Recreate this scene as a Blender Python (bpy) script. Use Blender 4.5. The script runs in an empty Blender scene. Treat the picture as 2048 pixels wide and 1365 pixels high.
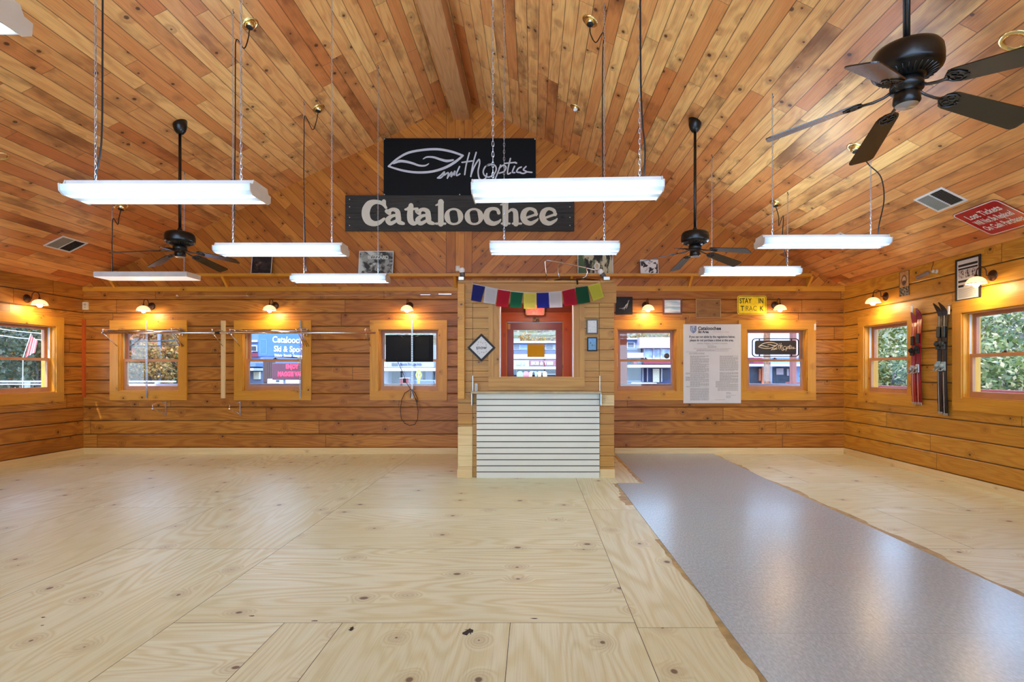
import bpy, bmesh, math, random
from math import sin, cos, pi, radians, sqrt, floor
from mathutils import Matrix, Vector, noise

# ------------------------------------------------------------------ camera, light, exposure
SC = bpy.context.scene
COL = SC.collection
FPX, CX, CY, HC = 1090.0, 1065.0, 745.0, 1.32      # focal length in pixels, principal point, eye height
cam_d = bpy.data.cameras.new('camera'); cam = bpy.data.objects.new('camera', cam_d); COL.objects.link(cam)
cam.location = (0, 0, HC); cam.rotation_euler = (pi/2, 0, 0)
cam_d.sensor_width = 36; cam_d.lens = FPX/2048*36
cam_d.shift_x = -(CX-1024)/2048; cam_d.shift_y = (CY-682.5)/2048
cam_d.clip_start = .05; cam_d.clip_end = 400
SC.camera = cam

world = bpy.data.worlds.new('world'); SC.world = world; world.use_nodes = True
WN = world.node_tree.nodes; WL = world.node_tree.links
bgn = WN['Background']
tcw = WN.new('ShaderNodeTexCoord'); sep = WN.new('ShaderNodeSeparateXYZ'); rmp = WN.new('ShaderNodeValToRGB')
WL.new(tcw.outputs['Generated'], sep.inputs[0]); WL.new(sep.outputs[2], rmp.inputs[0])
rmp.color_ramp.elements[0].position = 0.0; rmp.color_ramp.elements[0].color = (.56, .78, 1, 1)
rmp.color_ramp.elements[1].position = .6; rmp.color_ramp.elements[1].color = (.28, .52, 1, 1)
WL.new(rmp.outputs[0], bgn.inputs[0]); bgn.inputs[1].default_value = 2.3

sun_d = bpy.data.lights.new('sun', 'SUN'); sun = bpy.data.objects.new('sun', sun_d); COL.objects.link(sun)
sun_d.energy = 1.8; sun_d.angle = radians(1.0); sun_d.color = (1, .96, .9)
sun.rotation_euler = (radians(48), 0, radians(-18))
sun.location = (0, -20, 30)

V = SC.view_settings
V.view_transform = 'Standard'; V.look = 'None'; V.gamma = 1.0; V.use_curve_mapping = False
V.exposure = 1.88
try:
    SC.cycles.use_denoising = True
    SC.cycles.max_bounces = 8; SC.cycles.diffuse_bounces = 5; SC.cycles.glossy_bounces = 3
    SC.cycles.transparent_max_bounces = 10; SC.cycles.sample_clamp_indirect = 6
    SC.cycles.caustics_reflective = False; SC.cycles.caustics_refractive = False
except Exception:
    pass
random.seed(7)

# light strengths used by the lamp builders
E_TUBE = 7.5
E_UP = 18  # for glowing strips added on the fixture tops to brighten the ceiling
P_SCONCE = 1.8

# ------------------------------------------------------------------ room measures
D = 8.827                      # back wall
DB = 6.851                     # booth front
XL, XR = -7.271, 5.045         # side walls
RX, RZ = -1.11, 5.733          # ridge
EZ = 2.713                     # eave height
SL = (RZ-EZ)/(XR-RX)
YB = -4.6                      # wall behind the camera
def cz(x): return RZ - SL*abs(x-RX)
def pt(x, y, Y): return Vector(((x-CX)*Y/FPX, Y, HC+(CY-y)*Y/FPX))
def bx(x, Y=D): return (x-CX)*Y/FPX
def bz(y, Y=D): return HC+(CY-y)*Y/FPX
def ceil_pt(x, y):             # where a sight line meets the ceiling
    a, b = (x-CX)/FPX, (CY-y)/FPX
    s = SL if (x-CX) > (936-CX) else -SL
    # HC + b*Y = RZ - s*(a*Y-RX)
    Y = (RZ - HC + s*RX)/(b + s*a)
    return Vector((a*Y, Y, HC+b*Y))

# ------------------------------------------------------------------ helpers: nodes
class NT:
    def __init__(s, m):
        m.use_nodes = True; s.t = m.node_tree; s.n = s.t.nodes; s.l = s.t.links; s.b = s.n['Principled BSDF']
    def put(s, inp, v):
        if hasattr(v, 'is_output') or isinstance(v, bpy.types.NodeSocket): s.l.new(v, inp)
        elif v is not None: inp.default_value = v
    def m(s, op, a, b=None, c=None, clamp=False):
        n = s.n.new('ShaderNodeMath'); n.operation = op; n.use_clamp = clamp
        for i, v in enumerate((a, b, c)): s.put(n.inputs[i], v)
        return n.outputs[0]
    def comb(s, x=0, y=0, z=0):
        n = s.n.new('ShaderNodeCombineXYZ')
        for i, v in enumerate((x, y, z)): s.put(n.inputs[i], v)
        return n.outputs[0]
    def uv(s):
        n = s.n.new('ShaderNodeUVMap'); n.uv_map = 'UVMap'
        q = s.n.new('ShaderNodeSeparateXYZ'); s.l.new(n.outputs[0], q.inputs[0])
        return q.outputs[0], q.outputs[1]
    def obj(s):
        n = s.n.new('ShaderNodeTexCoord'); return n.outputs['Object']
    def noise(s, vec, sc=1, det=2, rough=.5, dist=0):
        n = s.n.new('ShaderNodeTexNoise'); s.put(n.inputs['Vector'], vec)
        n.inputs['Scale'].default_value = sc; n.inputs['Detail'].default_value = det
        n.inputs['Roughness'].default_value = rough; n.inputs['Distortion'].default_value = dist
        return n.outputs[0]
    def white(s, vec):
        n = s.n.new('ShaderNodeTexWhiteNoise'); s.put(n.inputs['Vector'], vec); return n.outputs['Value']
    def voro(s, vec, sc=1, rand=1):
        n = s.n.new('ShaderNodeTexVoronoi'); n.voronoi_dimensions = '2D'; s.put(n.inputs['Vector'], vec)
        n.inputs['Scale'].default_value = sc; n.inputs['Randomness'].default_value = rand
        q = s.n.new('ShaderNodeSeparateXYZ'); s.l.new(n.outputs['Color'], q.inputs[0])
        return n.outputs['Distance'], q.outputs[0], q.outputs[1]
    def mix(s, f, a, b, mode='MIX'):
        n = s.n.new('ShaderNodeMix'); n.data_type = 'RGBA'; n.blend_type = mode
        s.put(n.inputs[0], f); s.put(n.inputs[6], a if not isinstance(a, tuple) else (*a[:3], 1)); s.put(n.inputs[7], b if not isinstance(b, tuple) else (*b[:3], 1))
        return n.outputs[2]
    def rng(s, v, a, b, c=0, d=1, smooth=True):
        n = s.n.new('ShaderNodeMapRange'); n.interpolation_type = 'SMOOTHSTEP' if smooth else 'LINEAR'
        s.put(n.inputs[0], v)
        for i, q in enumerate((a, b, c, d)): s.put(n.inputs[1+i], q)
        return n.outputs[0]
    def bump(s, h, st=.3, dist=.01):
        n = s.n.new('ShaderNodeBump'); n.inputs['Strength'].default_value = st; n.inputs['Distance'].default_value = dist
        s.put(n.inputs['Height'], h); s.l.new(n.outputs[0], s.b.inputs['Normal'])

def srgb(r, g, b):
    f = lambda c: (c/255/12.92 if c/255 <= .04045 else ((c/255+.055)/1.055)**2.4)
    return (f(r), f(g), f(b))

MATS = {}
def mat(name, rgb, rough=.5, metal=0, var=.06, vs=6, emit=None, es=0, spec=.5, trans=0, alpha=1):
    """plain surface with a slight procedural unevenness"""
    if name in MATS: return MATS[name]
    m = bpy.data.materials.new(name); t = NT(m); c = srgb(*rgb)
    n = t.noise(t.obj(), vs, 3)
    f = t.rng(n, .3, .7, 0, 1)
    t.put(t.b.inputs['Base Color'], t.mix(f, tuple(max(0, q*(1-var)) for q in c), tuple(min(1, q*(1+var)) for q in c)))
    t.b.inputs['Roughness'].default_value = rough; t.b.inputs['Metallic'].default_value = metal
    t.b.inputs['Specular IOR Level'].default_value = spec
    if trans: t.b.inputs['Transmission Weight'].default_value = trans
    if emit: 
        t.b.inputs['Emission Color'].default_value = (*srgb(*emit), 1); t.b.inputs['Emission Strength'].default_value = es
    MATS[name] = m; return m

def wood(name, light, mid, dark, knot=(60, 28, 10), w=0, L=0, seam=(60, 30, 10), seamw=.003, kn=5.0, kamt=.5, kr=.07, rings=26, gv=7, gu=.7,
         grain=.55, plankvar=.6, rough=.45, bump=.25, streak=.35, stain=0, voff=0.0, spec=.35, hue=0):
    if name in MATS: return MATS[name]
    m = bpy.data.materials.new(name); t = NT(m); u, v = t.uv()
    if w:
        vw = t.m('DIVIDE', t.m('SUBTRACT', v, voff), w); idx = t.m('FLOOR', vw); fv = t.m('FRACT', vw)
        r1 = t.white(t.comb(idx, 3.7)); 
        uL = t.m('ADD', t.m('DIVIDE', u, L), t.m('MULTIPLY', r1, 7.31)); jdx = t.m('FLOOR', uL); fu = t.m('FRACT', uL)
        r2 = t.white(t.comb(idx, jdx, 1.3)); 
    else:
        idx = t.m('FLOOR', t.m('DIVIDE', v, 50.0)); r2 = t.noise(t.comb(t.m('MULTIPLY', u, .35), t.m('MULTIPLY', v, .6)), 1, 1)
        r2 = t.rng(r2, .3, .7, 0, 1)
    off = t.m('MULTIPLY', r2, 31.0) if w else 0.0
    # knots
    ku = t.m('ADD', t.m('MULTIPLY', u, kn), off); kv = t.m('ADD', t.m('MULTIPLY', v, kn*1.25), t.m('MULTIPLY', idx, 5.37) if w else 0.0)
    d, c1, c2 = t.voro(t.comb(ku, kv), 1, 1)
    rad = t.m('MULTIPLY', t.rng(c1, 1-kamt, 1, 0, 1, False), kr)
    kmask = t.m('SUBTRACT', 1.0, t.rng(t.m('DIVIDE', d, t.m('ADD', rad, .004)), .7, 1.25, 0, 1))
    kmask = t.m('MULTIPLY', kmask, t.m('GREATER_THAN', c1, 1-kamt))
    near = t.m('MULTIPLY', t.rng(d, 0, kr*5, 1, 0), t.m('GREATER_THAN', c1, 1-kamt))
    # growth rings
    g = t.noise(t.comb(t.m('ADD', t.m('MULTIPLY', u, gu), off), t.m('ADD', t.m('MULTIPLY', v, gv), t.m('MULTIPLY', off, 1.7) if w else 0.0)), 1, 2, .45, .25)
    g = t.m('ADD', g, t.m('MULTIPLY', near, .16))
    rg = t.m('MULTIPLY_ADD', t.m('SINE', t.m('MULTIPLY', g, rings*3.6)), .5, .5)
    rg = t.m('POWER', rg, 1.6)
    st = t.noise(t.comb(t.m('ADD', t.m('MULTIPLY', u, 2.5), off), t.m('MULTIPLY', v, 130.0)), 1, 3, .6)
    col = t.mix(t.m('MULTIPLY', r2, plankvar), light, mid)
    col = t.mix(t.m('MULTIPLY', rg, grain), col, mid if grain < .8 else dark)
    col = t.mix(t.m('MULTIPLY', t.rng(st, .4, .75), streak), col, dark)
    if stain:
        sn = t.noise(t.comb(t.m('ADD', t.m('MULTIPLY', u, .9), off), t.m('MULTIPLY', v, 2.2)), 1, 4, .6)
        col = t.mix(t.m('MULTIPLY', t.rng(sn, .5, .72), stain), col, dark)
    if hue:
        hn = t.noise(t.comb(t.m('MULTIPLY', u, .5), t.m('MULTIPLY', v, .5)), 1, 2)
        col = t.mix(t.m('MULTIPLY', t.rng(hn, .4, .65), hue), col, (light[0]*.95, light[1]*.8, light[2]*1.1))
    col = t.mix(t.m('MULTIPLY', near, .35), col, dark)
    col = t.mix(t.m('MULTIPLY', kmask, .85), col, srgb(*knot))
    h = t.m('MULTIPLY', rg, -.15)
    if w:
        e1 = t.m('MINIMUM', fv, t.m('SUBTRACT', 1.0, fv)); e2 = t.m('MINIMUM', fu, t.m('SUBTRACT', 1.0, fu))
        s1 = t.rng(e1, 0, seamw/w, 1, 0); s2 = t.rng(e2, 0, seamw*.6/L, 1, 0)
        s = t.m('MAXIMUM', s1, s2)
        col = t.mix(t.m('MULTIPLY', s, .85), col, srgb(*seam)); h = t.m('SUBTRACT', h, s)
    t.put(t.b.inputs['Base Color'], col); t.b.inputs['Roughness'].default_value = rough
    t.b.inputs['Specular IOR Level'].default_value = spec
    t.bump(h, bump, .004)
    MATS[name] = m; return m

# ------------------------------------------------------------------ helpers: meshes
class MB:
    def __init__(s):
        s.b = bmesh.new(); s.uv = s.b.loops.layers.uv.new('UVMap'); s.M = Matrix.Identity(4); s.mi = 0; s.sm = False
    def v(s, p): return s.b.verts.new(s.M @ Vector(p))
    def face(s, vs, uvs=None):
        try: f = s.b.faces.new(vs)
        except ValueError: return None
        f.material_index = s.mi; f.smooth = s.sm
        if uvs:
            for l, q in zip(f.loops, uvs): l[s.uv].uv = q
        return f
    def quad(s, pts, uvs=None):
        return s.face([s.v(p) for p in pts], uvs)
    def box(s, a, b, rot=None, off=None):
        a = Vector(a); b = Vector(b); dm = [abs(b[i]-a[i]) for i in range(3)]
        k = dm.index(max(dm)); ou, ov = (random.random()*20, random.random()*20) if off is None else off
        P = [Vector((x, y, z)) for z in (a.z, b.z) for y in (a.y, b.y) for x in (a.x, b.x)]
        c = (a+b)/2
        Q = [(c + rot @ (p-c)) if rot else p for p in P]
        vs = [s.v(p) for p in Q]
        for f, ax in (((0, 2, 3, 1), 2), ((4, 5, 7, 6), 2), ((0, 1, 5, 4), 1), ((2, 6, 7, 3), 1), ((0, 4, 6, 2), 0), ((1, 3, 7, 5), 0)):
            oth = [i for i in range(3) if i != ax]
            if k in oth: ua = k; va = [i for i in oth if i != k][0]
            else: ua, va = oth
            s.face([vs[i] for i in f], [(P[i][ua]+ou, P[i][va]+ov+ax*.37) for i in f])
        return s
    def rbox(s, a, b, r=.004, seg=2):
        """box with rounded edges"""
        t = bmesh.new(); bmesh.ops.create_cube(t, size=1)
        a = Vector(a); b = Vector(b)
        for v in t.verts: v.co = Vector(((a[i]+b[i])/2 + v.co[i]*abs(b[i]-a[i]) for i in range(3)))
        bmesh.ops.bevel(t, geom=t.edges[:], offset=r, segments=seg, affect='EDGES', profile=.5)
        s.absorb(t); return s
    def absorb(s, t):
        mp = {v: s.v(v.co) for v in t.verts}
        for f in t.faces:
            n = f.normal; ax = max(range(3), key=lambda i: abs(n[i])); o = [i for i in range(3) if i != ax]
            s.face([mp[v] for v in f.verts], [(v.co[o[0]], v.co[o[1]]) for v in f.verts])
        t.free()
    def lathe(s, prof, n=24, c=(0, 0, 0), ax='z', cap=False):
        sm = s.sm; s.sm = True; rows = []
        for r, z in prof:
            row = []
            for i in range(n):
                a = 2*pi*i/n
                p = {'z': (r*cos(a), r*sin(a), z), 'y': (r*cos(a), z, r*sin(a)), 'x': (z, r*cos(a), r*sin(a))}[ax]
                row.append(s.v(Vector(p)+Vector(c)))
            rows.append(row)
        for j in range(len(rows)-1):
            for i in range(n):
                k = (i+1) % n
                s.face([rows[j][i], rows[j][k], rows[j+1][k], rows[j+1][i]], [(i/n, j*.1), ((i+1)/n, j*.1), ((i+1)/n, j*.1+.1), (i/n, j*.1+.1)])
        if cap:
            s.sm = False
            s.face(rows[0][::-1]); s.face(rows[-1])
        s.sm = sm; return s
    def tube(s, path, r=.01, n=8, closed=False, cap=True, taper=None):
        path = [Vector(p) for p in path]; sm = s.sm; s.sm = True
        N = len(path); rows = []; up = None
        for i, p in enumerate(path):
            if closed: d = path[(i+1) % N]-path[i-1]
            else: d = path[min(i+1, N-1)]-path[max(i-1, 0)]
            if d.length < 1e-9: d = Vector((0, 0, 1))
            d.normalize()
            if up is None: up = d.orthogonal().normalized()
            up = (up - d*up.dot(d)); up = up.normalized() if up.length > 1e-6 else d.orthogonal().normalized()
            w = d.cross(up); rr = r if taper is None else r*taper[i]
            rows.append([s.v(p+up*rr*cos(2*pi*k/n)+w*rr*sin(2*pi*k/n)) for k in range(n)])
        R = range(N) if closed else range(N-1)
        for j in R:
            A, B = rows[j], rows[(j+1) % N]
            for i in range(n):
                k = (i+1) % n; s.face([A[i], A[k], B[k], B[i]])
        if cap and not closed:
            s.sm = False; s.face(rows[0][::-1]); s.face(rows[-1])
        s.sm = sm; return s
    def prism(s, poly, z0, z1):
        """outline in local xy, extruded z0..z1"""
        a = [s.v((x, y, z0)) for x, y in poly]; b = [s.v((x, y, z1)) for x, y in poly]; n = len(poly)
        s.face(a[::-1], [(p[0], p[1]) for p in poly[::-1]]); s.face(b, [(p[0], p[1]) for p in poly])
        for i in range(n):
            k = (i+1) % n; s.face([a[i], a[k], b[k], b[i]], [(poly[i][0], 0), (poly[k][0], 0), (poly[k][0], z1-z0), (poly[i][0], z1-z0)])
        return s
    def stroke(s, pts, w, z0=0, z1=.004):
        s.nst = getattr(s, 'nst', 0)+1; z1 += .00012*s.nst
        """a painted or cut-out brush stroke of width w (a number or one per point)"""
        W = w if isinstance(w, (list, tuple)) else [w]*len(pts)
        P = []; Q = []
        # smooth the path
        n = len(pts)
        for i in range(n-1):
            p0 = pts[max(i-1, 0)]; p1 = pts[i]; p2 = pts[i+1]; p3 = pts[min(i+2, n-1)]
            for k in range(6):
                t = k/6
                P.append(tuple(.5*((2*p1[a])+(-p0[a]+p2[a])*t+(2*p0[a]-5*p1[a]+4*p2[a]-p3[a])*t*t+(-p0[a]+3*p1[a]-3*p2[a]+p3[a])*t**3) for a in (0, 1)))
                Q.append(W[i]*(1-t)+W[i+1]*t)
        P.append(pts[-1]); Q.append(W[-1])
        L = []; Rr = []
        for i, p in enumerate(P):
            a = P[max(i-1, 0)]; b = P[min(i+1, len(P)-1)]; dx, dy = b[0]-a[0], b[1]-a[1]; l = math.hypot(dx, dy) or 1
            nx, ny = -dy/l*Q[i]/2, dx/l*Q[i]/2
            L.append((p[0]+nx, p[1]+ny)); Rr.append((p[0]-nx, p[1]-ny))
        for i in range(len(P)-1):
            s.quad([(*Rr[i], z1), (*Rr[i+1], z1), (*L[i+1], z1), (*L[i], z1)])
            s.quad([(*L[i], z0), (*L[i+1], z0), (*L[i+1], z1), (*L[i], z1)]); s.quad([(*Rr[i+1], z0), (*Rr[i], z0), (*Rr[i], z1), (*Rr[i+1], z1)])
        for i in (0, len(P)-1):
            s.face([s.v((P[i][0]+Q[i]/2*cos(a*pi/5), P[i][1]+Q[i]/2*sin(a*pi/5), z1+.0001)) for a in range(10)])
        return s
    def build(s, name, mats, parent=None, M=None, smooth=None):
        me = bpy.data.meshes.new(name); s.b.to_mesh(me); s.b.free()
        for m in (mats if isinstance(mats, (list, tuple)) else [mats]): me.materials.append(m)
        o = bpy.data.objects.new(name, me); COL.objects.link(o)
        if parent is not None: o.parent = parent
        if M is not None: o.matrix_basis = M
        return o

def tag(o, label=None, cat=None, group=None, kind=None):
    if label: o['label'] = label
    if cat: o['category'] = cat
    if group: o['group'] = group
    if kind: o['kind'] = kind
    return o
def thing(name, label, cat, M=None, group=None, kind=None):
    o = bpy.data.objects.new(name, None); COL.objects.link(o); o.empty_display_size = .1
    if M is not None: o.matrix_basis = M if isinstance(M, Matrix) else Matrix.Translation(Vector(M))
    return tag(o, label, cat, group, kind)
def copy_tree(o, parent=None):
    c = o.copy(); COL.objects.link(c)
    if parent is not None: c.parent = parent
    for ch in list(o.children): copy_tree(ch, c)
    return c
def frame(o, right, up):
    r = Vector(right).normalized(); n = r.cross(Vector(up)).normalized(); u = n.cross(r)
    M = Matrix.Identity(4)
    for i in range(3): M[i][0] = r[i]; M[i][1] = u[i]; M[i][2] = n[i]; M[i][3] = o[i]
    return M
def onback(x, y, d=0.0, Y=D): p = pt(x, y, Y); p = Vector((p.x, Y-d, p.z)); return frame(p, (1, 0, 0), (0, 0, 1))
def yright(x): return FPX*XR/(x-CX)
def onright(x, y, d=0.0):
    Y = yright(x); return frame(Vector((XR-d, Y, HC+(CY-y)*Y/FPX)), (0, -1, 0), (0, 0, 1))
def onleft(x, y, d=0.0):
    Y = FPX*XL/(x-CX); return frame(Vector((XL+d, Y, HC+(CY-y)*Y/FPX)), (0, 1, 0), (0, 0, 1))
def lettering(name, txt, size, material, parent, loc=(0, 0, 0), depth=.002, align='CENTER', bold=0, sx=1, shear=0, spacing=1):
    c = bpy.data.curves.new(name, 'FONT'); c.body = txt; c.size = size; c.align_x = align; c.align_y = 'CENTER'
    c.extrude = depth; c.offset = bold; c.shear = shear; c.space_character = spacing; c.resolution_u = 3
    o = bpy.data.objects.new(name, c); COL.objects.link(o); dg = bpy.context.evaluated_depsgraph_get()
    me = bpy.data.meshes.new_from_object(o.evaluated_get(dg)); bpy.data.objects.remove(o); bpy.data.curves.remove(c)
    if not me.uv_layers: me.uv_layers.new(name='UVMap')
    me.materials.clear(); me.materials.append(material); me.name = name
    o = bpy.data.objects.new(name, me); COL.objects.link(o); o.parent = parent
    o.matrix_basis = Matrix.Translation(Vector(loc)) @ Matrix.Diagonal((sx, 1, 1, 1)); return o

# ------------------------------------------------------------------ materials
S_ = srgb
M_log = wood('stained_log_siding', S_(202, 136, 52), S_(156, 90, 29), S_(84, 40, 9), w=.2185, L=3.7, voff=.098, seam=(34, 18, 8), seamw=.011, kn=2.6, kamt=.42, kr=.05,
             rings=26, gv=4.0, gu=.5, grain=.7, plankvar=.6, rough=.42, streak=.35, stain=.3)
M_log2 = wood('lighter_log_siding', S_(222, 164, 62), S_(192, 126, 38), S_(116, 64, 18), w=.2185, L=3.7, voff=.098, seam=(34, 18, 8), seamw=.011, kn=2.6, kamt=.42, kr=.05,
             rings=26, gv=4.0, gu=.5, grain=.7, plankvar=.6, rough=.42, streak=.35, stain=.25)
M_ceil = wood('knotty_pine_ceiling_boards', S_(252, 196, 120), S_(208, 122, 62), S_(104, 50, 22), w=.146, L=2.1, seam=(70, 32, 12), seamw=.007, kn=3.4, kamt=.42, kr=.085,
              rings=11, gv=5, gu=.8, grain=.4, plankvar=1.0, rough=.38, streak=.3, stain=.75, knot=(66, 30, 12))
M_gable = wood('knotty_pine_gable_boards', S_(214, 136, 54), S_(170, 94, 30), S_(92, 44, 12), w=.146, L=2.4, seam=(62, 28, 10), seamw=.006, kn=4.0, kamt=.5, kr=.07,
               rings=10, gv=5, gu=.8, grain=.4, plankvar=.9, rough=.4, streak=.25, stain=.3)
M_trim = wood('stained_pine_trim', S_(222, 160, 54), S_(198, 130, 36), S_(130, 72, 18), kn=3.5, kamt=.4, kr=.06, rings=10, gv=6, gu=.5, grain=.35, rough=.4, streak=.3)
M_trimr = wood('red_stained_door_trim', S_(205, 98, 38), S_(176, 72, 24), S_(110, 40, 14), kn=4.5, kamt=.4, kr=.05, rings=10, gv=6, gu=.5, grain=.35, rough=.35, streak=.3)
M_booth = wood('honey_pine_booth_boards', S_(204, 152, 66), S_(176, 114, 38), S_(116, 66, 20), w=.1335, L=40, voff=.0, seam=(66, 36, 12), seamw=.003, kn=3.2, kamt=.35, kr=.07,
               rings=12, gv=5, gu=.6, grain=.45, plankvar=.7, rough=.42, streak=.3, stain=.2)
M_pale = wood('raw_pine', S_(236, 212, 160), S_(222, 188, 128), S_(170, 128, 74), kn=3.5, kamt=.35, kr=.045, rings=10, gv=6, gu=.5, grain=.4, rough=.55, streak=.25)
M_ply = wood('sheathing_plywood', S_(240, 246, 218), S_(220, 216, 168), S_(172, 150, 102), knot=(96, 66, 44), kn=1.9, kamt=.6, kr=.045, rings=40, gv=2.2, gu=.33, grain=.78, rough=.42, bump=.1, streak=.22, spec=.4)
M_beam = wood('glued_ridge_beam_timber', S_(204, 146, 92), S_(176, 114, 64), S_(122, 72, 34), kn=3, kamt=.3, kr=.05, rings=20, gv=5, gu=.5, grain=.5, rough=.5)
M_redwood = wood('dark_red_boards', S_(150, 60, 30), S_(128, 44, 22), S_(80, 26, 12), kn=3, kamt=.3, kr=.05, rings=10, gv=6, gu=.5, grain=.4, rough=.5)
M_charwood = wood('weathered_black_boards', S_(66, 62, 56), S_(44, 40, 36), S_(22, 20, 18), knot=(12, 10, 9), kn=3, kamt=.2, kr=.04, rings=24, gv=9, gu=.4, grain=.6, rough=.75, bump=.5, streak=.5)
M_door = mat('door_red_paint', (136, 44, 34), .35, var=.1)
M_white = mat('white_enamel', (232, 232, 228), .35)
M_chrome = mat('chrome', (225, 225, 228), .16, 1.0, var=.03)
M_steel = mat('galvanized_steel', (190, 192, 195), .35, .9, var=.1)
M_black = mat('black_enamel', (12, 11, 11), .28, var=.2)
M_blade = mat('black_blade_laminate', (14, 12, 11), .26, var=.15, spec=1)
M_brass = mat('polished_brass', (236, 214, 150), .2, 1.0, var=.06)
M_bronze = mat('aged_bronze', (86, 60, 44), .4, .8, var=.2)
M_dark = mat('matte_black', (16, 15, 15), .6)
M_paper = mat('white_paper', (218, 216, 212), .6, var=.02)
M_ink = mat('grey_ink', (128, 126, 124), .7); M_ink2 = mat('dark_ink', (48, 52, 60), .7)
M_slat = mat('slatwall_laminate', (226, 222, 206), .4, var=.03, vs=2)
M_groove = mat('slatwall_groove', (70, 58, 42), .6)
M_cordm = mat('black_rubber_cord', (16, 14, 13), .5)
M_vinylw = mat('white_vinyl_track', (214, 218, 214), .4)
M_sash = mat('tan_sash', (186, 130, 84), .45, var=.08)
M_sashin = mat('pinkish_sash', (178, 116, 84), .45, var=.08)
def glass_mat():
    m = bpy.data.materials.new('window_glass'); m.use_nodes = True; n = m.node_tree.nodes; l = m.node_tree.links
    for q in list(n):
        if q.type != 'OUTPUT_MATERIAL': n.remove(q)
    o = [q for q in n if q.type == 'OUTPUT_MATERIAL'][0]
    a = n.new('ShaderNodeBsdfTransparent'); g = n.new('ShaderNodeBsdfGlossy'); f = n.new('ShaderNodeLayerWeight'); pw = n.new('ShaderNodeMath'); pw.operation = 'POWER'; pw.inputs[1].default_value = 4; ml = n.new('ShaderNodeMath'); ml.operation = 'MULTIPLY_ADD'; ml.inputs[1].default_value = .5; ml.inputs[2].default_value = .03; x = n.new('ShaderNodeMixShader')
    a.inputs[0].default_value = (.97, .98, .98, 1); g.inputs['Roughness'].default_value = .02; f.inputs[0].default_value = .5
    l.new(f.outputs['Facing'], pw.inputs[0]); l.new(pw.outputs[0], ml.inputs[0]); l.new(ml.outputs[0], x.inputs[0]); l.new(a.outputs[0], x.inputs[1]); l.new(g.outputs[0], x.inputs[2]); l.new(x.outputs[0], o.inputs[0]); return m
M_glass = glass_mat()
def emis(name, rgb, s, rgb2=None):
    m = bpy.data.materials.new(name); m.use_nodes = True; b = m.node_tree.nodes['Principled BSDF']
    b.inputs['Base Color'].default_value = (*srgb(*(rgb2 or rgb)), 1); b.inputs['Emission Color'].default_value = (*srgb(*rgb), 1); b.inputs['Emission Strength'].default_value = s
    b.inputs['Roughness'].default_value = .3; return m
def lens_mat():
    m = emis('lit_prismatic_lens', (204, 230, 255), 1); t = NT(m); u, v = t.uv()
    b = t.m('ADD', t.m('POWER', 2.718, t.m('MULTIPLY', t.m('POWER', t.m('SUBTRACT', t.m('ABSOLUTE', u), .062), 2.0), -3600.0)), 0.0)
    e = t.rng(t.m('MINIMUM', v, t.m('SUBTRACT', 1.204, v)), .0, .09, .35, 1)
    t.put(t.b.inputs['Emission Strength'], t.m('MULTIPLY', t.m('MULTIPLY_ADD', b, E_TUBE, .28), e)); return m
M_lens = lens_mat()
M_topglow = emis('added_top_glow', (180, 220, 255), E_UP)
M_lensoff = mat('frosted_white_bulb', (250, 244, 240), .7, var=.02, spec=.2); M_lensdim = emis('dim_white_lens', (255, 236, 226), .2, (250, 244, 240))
M_bulb = emis('lit_warm_bulb', (255, 232, 190), 30)
M_shade = emis('cream_glass_shade', (255, 214, 150), .3, (250, 238, 214))

# ------------------------------------------------------------------ setting: floor
def build_floor():
    m = MB(); g = .0015
    def sheet(x0, y0, x1, y1, alongx):
        o1, o2 = random.random()*40, random.random()*40
        P = [(x0+g, y0+g), (x1-g, y0+g), (x1-g, y1-g), (x0+g, y1-g)]
        m.quad([(*p, 0) for p in P], [((p[0]+o1, p[1]+o2) if alongx else (p[1]+o1, p[0]+o2)) for p in P])
    ys = [YB-.2, -3.25, -2.03, -.81, .41, 1.65, 2.87, 4.07, 5.29, 6.51, 7.73, D+.1]
    xa = [-1.89, .54]
    for i in range(len(ys)-1):
        if abs(ys[i+1]-2.87) < .01:
            for a, b, k in ((-4.3, -3.11, 0), (-3.11, -1.306, 1), (-1.306, -1.0, 0), (-1.0, -.117, 0), (-.117, .54, 0)):
                if a > -2.5 or b > -1.89: sheet(max(a, -1.89), ys[i], b, ys[i+1], k)
        else: sheet(-1.89, ys[i], .54, ys[i+1], 1)
    xs = [-1.89, -3.11, -4.33, -5.55, -6.77, XL-.1]
    for j in range(len(xs)-1):
        y = YB-.2 - (0 if j % 2 else 1.22)
        off = 4.07 if j % 2 == 0 else 2.87+.0
        cuts = [YB-.2]+[off+2.44*k for k in range(-4, 4) if YB < off+2.44*k < D]+[D+.1]
        for a, b in zip(cuts, cuts[1:]): sheet(xs[j+1], a, xs[j], b, 0)
    cuts = [YB-.2, -2.07, .375, 2.815, 5.23, 7.67, D+.1]
    for a, b in zip(cuts, cuts[1:]): sheet(.54, a, 1.7, b, 0)
    for j, (a, b) in enumerate(zip(ys, ys[1:])):
        c = 2.2+(.0 if j % 2 else .9); sheet(1.7, a, c+1.1, b, 1); sheet(c+1.1, a, XR+.1, b, 1)
    m.mi = 1; m.quad([(XL-.2, YB-.2, -.004), (XR+.2, YB-.2, -.004), (XR+.2, D+.2, -.004), (XL-.2, D+.2, -.004)])
    return tag(m.build('floor', [M_ply, M_dark]), 'pale bare plywood sheet floor of the empty shop', 'floor', kind='structure')
build_floor()
FL_ = [o for o in COL.objects if o.name == 'floor'][0]
M_scorch = mat('dark_scorch', (40, 34, 34), .7, var=.4, vs=40)
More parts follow.
